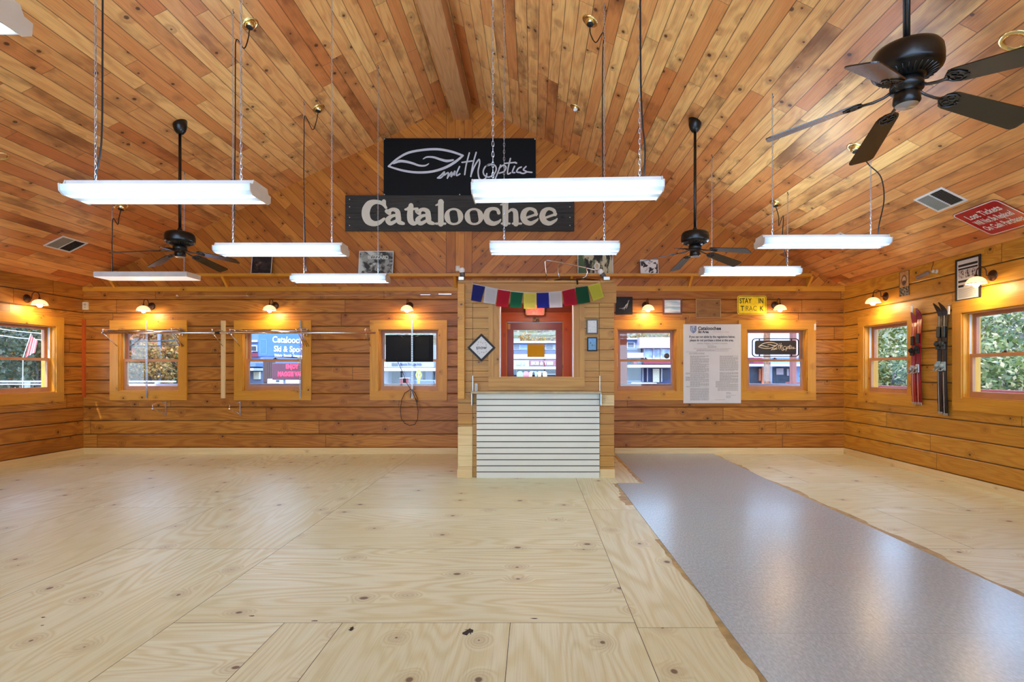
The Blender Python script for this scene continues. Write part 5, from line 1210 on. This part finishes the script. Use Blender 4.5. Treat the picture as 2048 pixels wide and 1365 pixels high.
hill('bank', 'steep leaf-strewn bank beside the ski wall', lambda x, y: (x, y, GZ+max(0, (x-11))*.75+.5*noise.noise(Vector((x*.5, y*.5, 5)))), 10.5, 34, -6, 25, 40, hill_mat('leafy_bank', (124, 96, 78), (178, 156, 130), (84, 104, 52), 1.4))
hill('bank', 'wooded bank beyond the left side wall', lambda x, y: (x, y, GZ+max(0, (-x-24))*.6+.6*noise.noise(Vector((x*.3, y*.3, 9)))), -70, -20, -10, 60, 40, hill_mat('autumn_bank', (74, 66, 60), (132, 112, 84), (70, 84, 48), 1.2))

# trees and bushes
def leafmat(name, cols):
    m = bpy.data.materials.new(name); t = NT(m); u, v = t.uv(); r1 = t.white(t.comb(t.m('FLOOR', u), t.m('FLOOR', v)))
    c = t.mix(t.rng(r1, 0, .5, smooth=False), S_(*cols[0]), S_(*cols[1])); c = t.mix(t.rng(r1, .6, 1, smooth=False), c, S_(*cols[2])); t.put(t.b.inputs['Base Color'], c); t.b.inputs['Roughness'].default_value = .6
    o = [q for q in t.n if q.type == 'OUTPUT_MATERIAL'][0]; tr = t.n.new('ShaderNodeBsdfTranslucent'); t.l.new(c, tr.inputs[0]); mx = t.n.new('ShaderNodeMixShader'); mx.inputs[0].default_value = .35
    t.l.new(t.b.outputs[0], mx.inputs[1]); t.l.new(tr.outputs[0], mx.inputs[2]); t.l.new(mx.outputs[0], o.inputs[0]); return m
M_bark = mat('grey_bark', (96, 84, 74), .9, var=.3, vs=14)
def plant_proto(nleaf, R, H, z0, leaf, mt, seed, clumps=9):
    rd = random.Random(seed); C = [Vector((rd.uniform(-1, 1)*R*.7, rd.uniform(-1, 1)*R*.7, z0+rd.random()*H)) for _ in range(clumps)]
    m = MB()
    for i in range(nleaf):
        c = rd.choice(C); d = Vector((rd.gauss(0, 1), rd.gauss(0, 1), rd.gauss(0, .8))).normalized()*R*.42*rd.random()**.4; p = c+d
        if p.z < .02: p.z = .02+rd.random()*.1
        a = Vector((rd.gauss(0, 1), rd.gauss(0, 1), rd.gauss(0, 1))).normalized(); b = a.orthogonal().normalized(); s = leaf*rd.uniform(.6, 1.3); uv = (i+.5, rd.random()*9)
        m.quad([p+a*s*.5, p+b*s*.28, p-a*s*.5, p-b*s*.28], [uv]*4)
    st = MB(); top = C[0]
    st.tube([(0, 0, -.1), (rd.uniform(-.1, .1), 0, z0*.6+.1), (rd.uniform(-.2, .2), 0, z0+H*.7)], R*.06+.015, 7, taper=[1, .8, .3])
    for c in C: st.tube([(0, 0, z0*.5), (c*.5+Vector((0, 0, z0*.3))), c], R*.025+.006, 5, taper=[1, .7, .3])
    return m, st, mt
def plant(name, label, cat, proto, loc, sc=1, rot=0, group=None, crown='foliage'):
    r = thing(name, label, cat, Matrix.Translation(loc) @ Matrix.Rotation(rot, 4, 'Z') @ Matrix.Diagonal((sc, sc, sc, 1)), group)
    for nm, me in ((crown, proto[0]), ('trunk' if cat == 'tree' else 'stems', proto[1])):
        o = bpy.data.objects.new(nm, me); COL.objects.link(o); o.parent = r
    return r
def proto(*a, **k):
    m, st, mt = plant_proto(*a, **k); o1 = m.build('foliage', mt); o2 = st.build('trunk', M_bark); r = (o1.data, o2.data); bpy.data.objects.remove(o1); bpy.data.objects.remove(o2); return r
L_gold = leafmat('gold_leaves', [(196, 146, 64), (160, 104, 48), (116, 110, 50)]); L_rust = leafmat('rust_leaves', [(176, 92, 54), (204, 140, 84), (120, 88, 60)]); L_green = leafmat('green_leaves', [(58, 76, 30), (104, 112, 50), (176, 160, 120)]); L_dark = leafmat('dark_green_leaves', [(44, 52, 30), (74, 78, 44), (110, 98, 76)]); L_red = leafmat('pink_red_leaves', [(190, 60, 84), (180, 90, 90), (206, 140, 140)])
PG = proto(2600, 2.6, 4.5, 2.2, .34, L_gold, 1, clumps=14); PR = proto(2600, 2.6, 4.5, 2.0, .34, L_rust, 2, clumps=14); PK = proto(2600, 2.8, 5, 1.6, .34, L_dark, 3, clumps=14)
PB = proto(4600, 1.25, 1.5, .3, .09, L_green, 4, clumps=12); PM = proto(900, .8, .7, .3, .1, L_red, 5, clumps=8)
rd = random.Random(11)
i = 0
for x, Y, s, P in ((262, 38, 1.0, PR), (290, 46, 1.1, PG), (318, 50, 1.2, PR), (335, 40, .9, PG), (356, 52, 1.1, PK), (280, 58, 1.4, PK), (345, 60, 1.4, PG), (300, 36, .6, PG)):
    plant('autumn_tree', ('%s autumn tree outside the leftmost back window, %s' % ({0: 'golden', 1: 'rusty', 2: 'dark green'}[[PG, PR, PK].index(P)], ('nearest its left frame', 'behind the slotted upright', 'behind the utility pole', 'low beside the pole', 'at its right edge', 'dark and far at the left', 'far at the right', 'small and close to the road')[i])), 'tree', P, (bx(x, Y), Y, GZ), s, rd.random()*6, 'autumn trees across the road'); i += 1
for k, (x, Y, s, P) in enumerate(((10, 30, .8, PK), (50, 33, .9, PR), (90, 31, .8, PK), (-20, 24, .7, PK), (30, 27, .6, PG), (75, 26, .6, PK), (115, 36, 1, PR), (60, 40, 1.2, PK))):
    X = bx(x, Y); plant('autumn_tree', ('dense dark tree behind the flag outside the left side window', 'rusty tree farther up the left bank', 'dark tree at the right edge of the left side window', 'dark tree cut by the left picture edge', 'small golden tree low in the left side window', 'dark shrubby tree beside the pink bush', 'rusty tree behind the left window frame', 'tall dark tree highest on the left bank')[k], 'tree', P, (X, Y, GZ+max(0, (-X-24))*.6-.3), s, k*1.1, 'trees on the left bank')
plant('azalea_bush', 'low pink-red bush in front of the trees, seen in the left side window', 'bush', PM, (bx(60, 13), 13, -.1+.55), .42, 0)
plant('azalea_bush', 'sparse pale pink bush beneath the pink-red one, left side window', 'bush', PM, (bx(62, 12.5), 12.5, -.4+.55), .5, 2)
k = 0
for x, Y, s in ((1745, 13.0, 1.25), (1775, 12.2, 1.1), (1805, 13.4, 1.3), (1830, 12, 1.2), (1950, 10.6, 1.25), (1990, 10.9, 1.3), (2035, 10.4, 1.3), (1760, 16, 1.7), (1800, 17, 1.8), (1960, 13.5, 1.7), (2040, 13.2, 1.8), (2080, 9.6, 1.3)):
    X = bx(x, Y); plant('evergreen_bush', 'glossy green bush on the bank, '+('left in the corner side window', 'middle of the corner side window', 'right in the corner side window', 'hidden by the red skis casing', 'left in the near side window', 'middle of the near side window', 'right in the near side window', 'up the bank left of the corner side window', 'up the bank in the corner side window', 'up the bank left in the near side window', 'up the bank at the picture edge', 'low at the right picture edge')[k], 'bush', PB, (X, Y, GZ+max(0, X-11)*.75+.1), s, k*1.3, 'green bushes on the bank'); k += 1
for k, (x, Y, s, P) in enumerate(((1035, 58, .75, PG), (1090, 60, .8, PR), (1110, 57, .7, PK), (1262, 58, .85, PK), (1300, 60, .9, PG), (1060, 62, .9, PG))):
    plant('autumn_tree', ('golden tree above the blue shop roof in the door glass', 'rusty tree above the shop roof, right in the door glass', 'dark tree at the top right of the door glass', 'dark green tree over the roof in the window by the booth', 'golden tree over the pink roof', 'pale golden tree in the middle of the door glass')[k], 'tree', P, (bx(x, Y), Y, GZ), s, k, 'trees behind the shops')
r = thing('roadside_tree', 'thick brown tree trunk outside the window with the small eyewear sign', 'tree', (bx(1535, 14), 14, GZ))
m = MB(); m.tube([(0, 0, -.1), (.01, 0, 1.2), (-.02, 0, 3), (.05, 0, 5.5)], .085, 12, taper=[1.6, 1, .95, .85]); m.build('trunk', mat('brown_bark', (116, 78, 56), .9, var=.4, vs=26), r)

# porch of the shop itself
M_salmon = mat('salmon_porch_paint', (226, 140, 122), .5, var=.06); M_pinkw = mat('pale_pink_cap_board', (190, 160, 162), .5)
r = thing('porch_railing', 'pale pink capped porch railing outside the back windows', 'railing', (0, 10.3, 0)); zt = bz(768, 10.3)
m = MB(); m.box((-9, -.06, zt-.05), (6.2, .06, zt)); m.build('cap_board', M_pinkw, r); m = MB(); m.box((-9, -.02, zt-.2), (6.2, .02, zt-.05)); m.build('rail_board', M_salmon, r)
for x in (-8.5, -6.6, -3.1, -.9, 1.2, 3.3, 5.9): m = MB(); m.box((x-.04, -.04, GZ), (x+.04, .04, zt-.2)); m.build('post', M_salmon, r)
for x, w, lb in ((1246, .13, 'salmon painted porch post in the window just right of the booth'), (1586, .075, 'pale salmon porch post in the window with the small eyewear sign'), (478, .12, 'salmon porch post hidden beside the blue sign window')):
    m = MB(); X = bx(x, 10.3); m.box((X-w/2, 10.24, zt+.001), (X+w/2, 10.36, 3.0)); tag(m.build('porch_post', M_salmon), lb, 'post')
m = MB(); m.box((XL-.5, D+.21, 2.98), (XR+.5, 11.0, 3.06)); tag(m.build('porch_roof', M_salmon), 'underside of the porch roof outside the back windows', 'roof')
r = thing('deck_fence', 'low rust red deck fence outside the ski wall windows', 'fence', (XR+1.5, 0, 0)); zt = 1.07
m = MB(); m.box((-.05, 2, zt-.04), (.05, 14, zt)); m.build('top_rail', mat('rust_fence_paint', (150, 66, 58), .6), r)
m = MB()
for k in range(80): y = 2+12*k/80; m.box((-.02, y, zt-.75), (.02, y+.05, zt-.04))
m.build('pickets', mat('rust_fence_paint', (150, 66, 58), .6), r)
m = MB(); m.box((-.03, 2, zt-.2), (-.02, 14, zt-.12)); m.build('lower_rail', mat('rust_fence_paint', (150, 66, 58), .6), r)

# the resort's street sign
r = thing('street_sign', 'big blue roadside sign reading Cataloochee Ski and Sports over a red message board', 'sign', (bx(516, 13.5), 13.5, GZ)); Y = 13.5; X0 = bx(516, Y)
def sp(x, y): p = O(x, y, Y); return (p.x-X0, p.z-GZ)
a, b = sp(516, 714), sp(690, 640); m = MB(); m.rbox((a[0], 0, a[1]), (b[0], .2, b[1]), .02); m.build('sign_panel', mat('sign_blue', (58, 100, 196), .6, var=.05), r)
W2m = mat('sign_white', (238, 242, 250), .5)
def sl_(txt, x, y, hpx, sx=1, al='LEFT'):
    p = sp(x, y); o = lettering('sign_line', txt, hpx/FPX*Y*1.42, W2m, r, (0, 0, 0), .004, al, bold=.004); o.matrix_basis = Matrix.Translation((p[0], -.008, p[1])) @ Matrix.Rotation(radians(1.6), 4, 'Y') @ Matrix.Rotation(pi/2, 4, 'X') @ Matrix.Diagonal((sx, 1, 1, 1))
sl_('Cataloochee', 545, 680, 12.5, .82); sl_('Ski & Sports', 548, 698.5, 11.5, .82); sl_('Tickets  Rentals  Accessories', 549, 711, 4.6, .82)
m = MB(); a, b = sp(520, 709), sp(534, 679); 
for P in ((a[0], a[1], b[0], a[1]+.01), (a[0], b[1]-.01, b[0], b[1]), (a[0], a[1], a[0]+.01, b[1]), (b[0]-.01, a[1], b[0], b[1])): m.box((P[0], -.005, P[1]), (P[2], 0, P[3]))
m.build('panel_outline', mat('sign_pale_blue', (96, 134, 208), .5), r)
a, b = sp(545.5, 760), sp(640, 726.5); m = MB(); m.rbox((a[0], -.03, a[1]), (b[0], .2, b[1]), .01); m.build('message_board', mat('message_board_maroon', (84, 30, 48), .4), r)
Lr = emis('lit_red_message', (255, 30, 60), 1.6)
for t, x, y, h_, s in (('ENJOY', 573, 734, 8, .74), ('MAGGIE VALLEY', 557, 749, 8.5, .72)):
    p = sp(x, y); o = lettering('lit_line', t, h_/FPX*Y*1.4, Lr, r, (0, 0, 0), .003, 'LEFT', bold=.006); o.matrix_basis = Matrix.Translation((p[0], -.035, p[1])) @ Matrix.Rotation(pi/2, 4, 'X') @ Matrix.Diagonal((s, 1, 1, 1))
m = MB(); 
for x in (562, 625): p = sp(x, 760); m.box((p[0]-.05, .02, 0), (p[0]+.05, .14, p[1]))
m.build('post', M_steel, r)

# shop row across the road
YS = 50.0
cmat = lambda n, c, **k: mat(n, c, .8, **k)
blue = cmat('blue_siding', (84, 106, 150)); navy = cmat('navy_siding', (46, 52, 84)); wht = cmat('white_fascia', (168, 162, 168)); burg = cmat('burgundy_board', (110, 34, 50)); dkg = cmat('shop_window_dark', (46, 50, 62), var=.4, vs=1.2); pink = cmat('pale_pink_roof', (158, 138, 142)); lav = cmat('lavender_board', (128, 132, 160)); tan = cmat('tan_door', (206, 190, 164))
def shop(name, label, x0, x1, parts, Y=YS, words=()):
    X0 = bx(x0, Y); r = thing(name, label, 'building', (X0, Y, GZ))
    for nm, mt, rects, front in parts:
        m = MB()
        for a, b, c, d in rects: p = O(a, d, Y); q = O(c, b, Y); m.box((p.x-X0, -front, p.z-GZ), (q.x-X0, (6 if nm in ('wall', 'upper_wall') else .3), q.z-GZ))
        m.build(nm, mt, r)
    for t, x, y, h_, s, mt in words:
        p = O(x, y, Y); o = lettering('shop_sign_letters', t, h_/FPX*Y*1.4, mt, r, (0, 0, 0), .02, 'LEFT', bold=.02); o.matrix_basis = Matrix.Translation((p.x-X0, -1.56, p.z-GZ)) @ Matrix.Rotation(pi/2, 4, 'X') @ Matrix.Diagonal((s, 1, 1, 1))
    return r
gy = 745-(GZ-HC)*FPX/YS
win = [(1028, 690, 1039, 699), (1092, 690, 1106, 699), (1110, 690, 1118, 699), (980, 690, 990, 699), (940, 690, 950, 699)]
shop('ski_shop_building', 'blue two-storey shop with burgundy sign SKIS across the road, seen through the door glass', 935, 1160, [
    ('wall', navy, [(935, 686, 1160, gy)], 0), ('upper_wall', blue, [(935, 687, 1160, 700)], .05), ('fascia', wht, [(933, 683, 1162, 687)], .5), ('roof_unit', lav, [(1020, 678, 1040, 683)], .4), ('window_frame', wht, [(a-1, b-1, c+1, d+1) for a, b, c, d in win], .1), ('pane', dkg, win, .15),
    ('porch_roof', wht, [(933, 710, 1162, 719)], 1.4), ('sign_board', burg, [(1058, 722, 1135, 733)], 1.5), ('poster_panel', lav, [(1032, 724, 1043, 731), (1045, 725, 1050, 731)], 1.45), ('sign_fascia', cmat('grey_fascia', (150, 146, 156)), [(935, 721.5, 1160, 733.5)], 1.35), ('awning', wht, [(933, 734, 1162, 739)], 1.6),
    ('display_window', dkg, [(1032, 741, 1060, 765), (1064, 741, 1090, 765), (1094, 741, 1120, 765)], .1), ('mullion', wht, [(1033, 740, 1034, gy), (1112, 740, 1113, gy), (1090, 748, 1118, 750)], .2)], words=(('SKIS & TEES', 1062, 727.7, 6.2, .98, wht),))
cols = [(120, 206, 206), (222, 92, 120), (232, 232, 240), (120, 150, 200), (206, 206, 236), (236, 236, 236)]
for k, x in enumerate((1040, 1052, 1064, 1070, 1080, 1088)):
    m = MB(); p = O(x, 757, YS-1.5); m.prism([(-.28, 0), (.28, 0), (.24, .5), (.12, .62), (-.12, .62), (-.24, .5)], -.1, .1)
    tag(m.build('hanging_garment', mat('garment_cloth_%d' % k, cols[k], .8), None, frame(p, (1, 0, 0), (0, 0, 1))), ('turquoise', 'pink', 'white', 'blue', 'lavender', 'pale grey')[k]+' garment hanging before the ski shop window across the road', 'garment')
shop('mountain_shop_building', 'pale fronted shop with hand-painted blue script board, seen under the black sign', 740, 932, [
    ('wall', cmat('grey_lavender_wall', (112, 116, 138)), [(740, 690, 932, gy)], 0), ('script_board', lav, [(765, 725, 874, 735.5)], 1.5), ('dark_panel', dkg, [(792, 727, 804.5, 733)], 1.55), ('small_panel', pink, [(771, 727, 783, 735)], 1.55), ('awning', wht, [(740, 736.5, 932, 742.5)], 1.8),
    ('display_window', dkg, [(784, 744, 806, 770), (846, 744, 851, 775), (865, 744, 873, 770), (768, 744, 776, 775)], .1), ('porch_post', wht, [(776, 740, 777.5, gy)], 1.6)], words=(("Mountain Ti's Maggie Mobile", 808, 729.5, 4.2, .62, navy),))
w4 = [(1255, 686, 1267, 695)]
shop('white_gabled_shop_building', 'navy and white shop with pale pink roof, seen in the window beside the poster', 1165, 1345, [
    ('wall', navy, [(1165, 680, 1345, gy)], 0), ('upper_wall', blue, [(1250, 680, 1275, 700)], .05), ('roof', pink, [(1273, 677, 1345, 698)], 1.5), ('side_roof', pink, [(1250, 707, 1281, 717)], 1.4), ('window_frame', wht, [(1253, 684.5, 1269, 696.5)], .1), ('pane', dkg, w4, .15), ('trim_board', wht, [(1165, 677, 1275, 680)], .4),
    ('window_bay', cmat('pale_blue_glass', (176, 190, 216), var=.3, vs=2), [(1286, 699, 1302, 719), (1305, 699, 1317, 719), (1320, 699, 1344, 719)], .6), ('bay_post', wht, [(1284, 698, 1286, 720), (1302, 698, 1305, 720), (1317, 698, 1320, 720)], .8), ('sign_fascia', burg, [(1262, 722, 1345, 729)], 1.4), ('panel', dkg, [(1268, 724, 1280, 727)], 1.5), ('awning', pink, [(1250, 730.5, 1345, 736)], 1.8),
    ('shop_door', tan, [(1305, 738, 1318, 765)], .2), ('display_window', dkg, [(1254, 738, 1277, 765), (1323, 740, 1336, 760)], .1), ('mullion', wht, [(1284, 737, 1285.5, 764), (1293, 737, 1294.5, 764), (1321, 738, 1323, 764)], .3)])
shop('white_awning_shop_building', 'white fronted restaurant with dark windows, seen under the small eyewear sign', 1480, 1640, [
    ('wall', cmat('blue_grey_wall', (120, 140, 180)), [(1480, 700, 1640, gy)], 0), ('upper_wall', wht, [(1480, 660, 1640, 716)], .1), ('sign_fascia', burg, [(1496, 717, 1528, 728), (1600, 718, 1640, 726)], 1.3), ('awning', wht, [(1480, 729, 1640, 733.5)], 1.8), ('display_window', dkg, [(1499, 735, 1521, 767), (1545, 735, 1580, 767)], .1), ('door_frame', cmat('orange_brown_frame', (176, 92, 60)), [(1521, 734, 1525, 768), (1516, 738, 1519, 762)], .3), ('bright_window', pink, [(1551, 737, 1565, 750), (1572, 738, 1576, 752)], .2)])
shop('blue_roofed_shop_building', 'blue roofed shop with a white band, seen low in the blue sign window', 470, 527, [
    ('wall', cmat('grey_lavender_wall', (112, 116, 138)), [(470, 665, 527, gy)], 0), ('upper_wall', blue, [(470, 660, 527, 713)], .1), ('lower_wall', burg, [(470, 706, 519, 714)], .2), ('porch_roof', blue, [(470, 727, 527, 734)], 1.2), ('awning', wht, [(470, 737, 527, 742)], 1.5), ('window_frame', wht, [(506, 691, 517, 704), (503, 681, 518, 685)], .3), ('pane', dkg, [(508, 693.5, 516, 702)], .35), ('poster_panel', tan, [(511, 744, 522, 759)], .3)], Y=42)
m = MB(); obox(m, 527, 722, 546, 805, 40, .4)
for k in range(9): obox(m, 527.5+k*2.1, 721, 528.8+k*2.1, 765, 40, .0, .1)
tag(m.build('dark_board_fence', cmat('dark_board', (84, 62, 58))), 'tall dark board fence left of the red message board', 'fence')
r = thing('parked_trailer', 'long white trailer parked below the red message board', 'trailer', (bx(534, 30), 30, GZ)); m = MB(); p, q = O(534, 768, 30), O(600, 760, 30); m.rbox((0, 0, p.z-GZ), (q.x-p.x, 1.8, q.z-GZ+.05), .04); m.build('trailer_body', wht, r)
m = MB(); m.box((.5, -.02, q.z-GZ-.12), (1.0, 0, q.z-GZ-.02)); m.build('trailer_window', dkg, r)
m = MB()
for x in (.6, 1.4): m.lathe([(.001, -.05), (.3, -.05), (.32, 0), (.3, .1)], 16, (x, 0, .32), 'y')
m.build('wheel', M_dark, r)
def car(label, x, Y, w, mt, zr, hgt=1.35):
    r = thing('parked_car', label, 'car', (bx(x, Y), Y, GZ)); L = w/2
    m = MB(); m.M = frame((0, 0, 0), (1, 0, 0), (0, 0, 1)); b = [(-L, .3), (L, .3), (L, .72), (L*.92, .82), (-L*.9, .85), (-L, .75)]; m.prism(b, -.85, .85); m.build('car_body', mt, r)
    m = MB(); m.M = frame((0, 0, 0), (1, 0, 0), (0, 0, 1)); m.prism([(-L*.72, .83), (L*.55, .82), (L*.3, hgt-.03), (-L*.5, hgt-.03)], -.72, .72); m.build('car_glass', mat('car_glass', (50, 60, 74), .1), r)
    m = MB(); m.M = frame((0, 0, 0), (1, 0, 0), (0, 0, 1)); m.prism([(-L*.5, hgt-.03), (L*.3, hgt-.03), (L*.27, hgt+.02), (-L*.46, hgt+.02)], -.7, .7); m.build('car_roof', mt, r)
    for s in (-1, 1): m = MB(); m.lathe([(.001, -.9), (.3, -.9), (.32, -.86), (.32, -.7)], 18, (s*L*.62, 0, .32), 'y'); m.build('wheel', M_dark, r)
    return r
car('dark blue parked car across the road in the window right of the booth', 1266, 44, 4.2, mat('blue_car_paint', (60, 84, 150), .3), 0, 1.5)
car('white parked car nearer the road in the window right of the booth', 1293, 36, 3.6, mat('white_car_paint', (236, 234, 238), .3), 0, 1.5)
car('dark grey parked car right of the lime diamond marker', 856, 42, 3.8, mat('grey_car_paint', (96, 104, 130), .3), 0, 1.6)
car('blue parked car at the far left of the left side window', 8, 17, 3.6, mat('blue_car_paint', (60, 84, 150), .3), 0, 1.5)
r = thing('crossing_marker', 'lime yellow diamond road marker on a post, seen below the black sign', 'road sign', (bx(837.5, 16), 16, GZ)); zc_ = bz(750.5, 16)-GZ
m = MB(); m.M = frame((0, 0, 0), (1, 0, 0), (0, 0, 1)); lime = mat('lime_reflective', (150, 196, 8), .5); 
for A, B in (((0, .155), (.075, 0)), ((.075, 0), (0, -.155)), ((0, -.155), (-.075, 0)), ((-.075, 0), (0, .155))): m.stroke([(A[0], A[1]+zc_), ((A[0]+B[0])/2, (A[1]+B[1])/2+zc_), (B[0], B[1]+zc_)], .05, 0, .01)
m.build('diamond_plate', lime, r); m = MB(); m.box((-.035, -.01, zc_-.27), (.035, .0, zc_-.16)); m.build('lower_plate', lime, r); m = MB(); m.box((-.015, 0, 0), (.015, .03, zc_+.1)); m.build('post', M_pinkw, r)
r = thing('brick_planter', 'small rounded brick-red box outside, below the black sign', 'planter', (bx(810, 14), 14, GZ)); za, zb_ = bz(776, 14)-GZ, bz(757.5, 14)-GZ
m = MB(); m.M = frame((0, 0, 0), (1, 0, 0), (0, 0, 1)); m.prism([(-.1, 0), (.1, 0), (.1, zb_-.04), (.06, zb_), (-.06, zb_), (-.1, zb_-.04)], -.1, .1); m.build('box_body', mat('brick_red', (140, 70, 72), .8, var=.2, vs=30), r); m = MB(); m.box((-.11, -.12, zb_), (.11, .12, zb_+.02)); m.build('box_lid', M_pinkw, r)
# utility pole with wires, flag, guard rail
r = thing('utility_pole', 'grey utility pole outside the leftmost back window', 'utility pole', (bx(318, 36), 36, GZ)); m = MB(); m.tube([(0, 0, -.1), (0, 0, 9)], .11, 10, taper=[1, .8]); m.build('pole', mat('weathered_pole', (122, 118, 122), .8), r); m = MB(); m.box((-1, -.06, 7.9), (1, .06, 8.05)); m.build('cross_arm', M_bark, r)
for k, (y, lb) in enumerate(((681, 'upper dark overhead wire outside the leftmost back window'), (690.5, 'lower dark overhead wire outside the leftmost back window'))):
    a, b = O(150, y, 20), O(430, y-1, 20); m = MB(); m.tube([a, a.lerp(b, .5)-Vector((0, 0, .05)), b], .02, 6); tag(m.build('overhead_wire', M_dark), lb, 'wire')
for k, (y0, y1, lb) in enumerate(((656, 669, 'upper pale overhead wire in the left side window'), (669, 682, 'lower pale overhead wire in the left side window'))):
    a, b = O(-60, y0-6, 16), O(130, y1+3, 16); m = MB(); m.tube([a, a.lerp(b, .5)-Vector((0, 0, .03)), b], .012, 6); tag(m.build('overhead_wire', M_paper), lb, 'wire')
r = thing('striped_flag', 'faded red and white striped flag hanging from a leaning pole in the left side window', 'flag', (bx(44, 12), 12, GZ)); X0 = bx(44, 12)
m = MB(); p0, p1 = O(46, 716, 12)-Vector((X0, 12, GZ)), O(62, 668, 12)-Vector((X0, 12, GZ)); m.tube([(0, 0, 0), p0, p1], .007, 8); m.build('flag_pole', M_paper, r)
m = MB(); n = 13; Q = [O(*q, 12)-Vector((X0, 12, GZ)) for q in ((62, 670), (76, 684), (72, 704), (50, 716))]
for k in range(n):
    m.mi = k % 2; a = Q[0].lerp(Q[1], k/n); b = Q[0].lerp(Q[1], (k+1)/n); c = Q[3].lerp(Q[2], (k+1)/n); d = Q[3].lerp(Q[2], k/n); o_ = lambda i: Vector((0, .02*sin(i*1.3), 0)); m.quad([d+o_(k), c+o_(k+1), b+o_(k+1), a+o_(k)])
m.build('flag_cloth', [mat('faded_flag_red', (206, 96, 84), .8), mat('faded_flag_white', (214, 180, 176), .8)], r)
r = thing('guard_rail', 'pale guard rail along the road in the left side window', 'guard rail', (bx(60, 15), 15, GZ)); m = MB()
for a, b in ((762, 765), (768, 770)):
    z1, z0 = bz(a, 15)-GZ, bz(b, 15)-GZ; m.box((-4, -.04, z0), (4, .04, z1))
m.build('rail_beam', mat('guard_rail_white', (206, 206, 210), .5), r); m = MB(); 
for k in range(5): m.box((-3.8+1.8*k, .04, 0), (-3.7+1.8*k, .12, bz(762, 15)-GZ-.01))
m.build('rail_posts', M_steel, r)
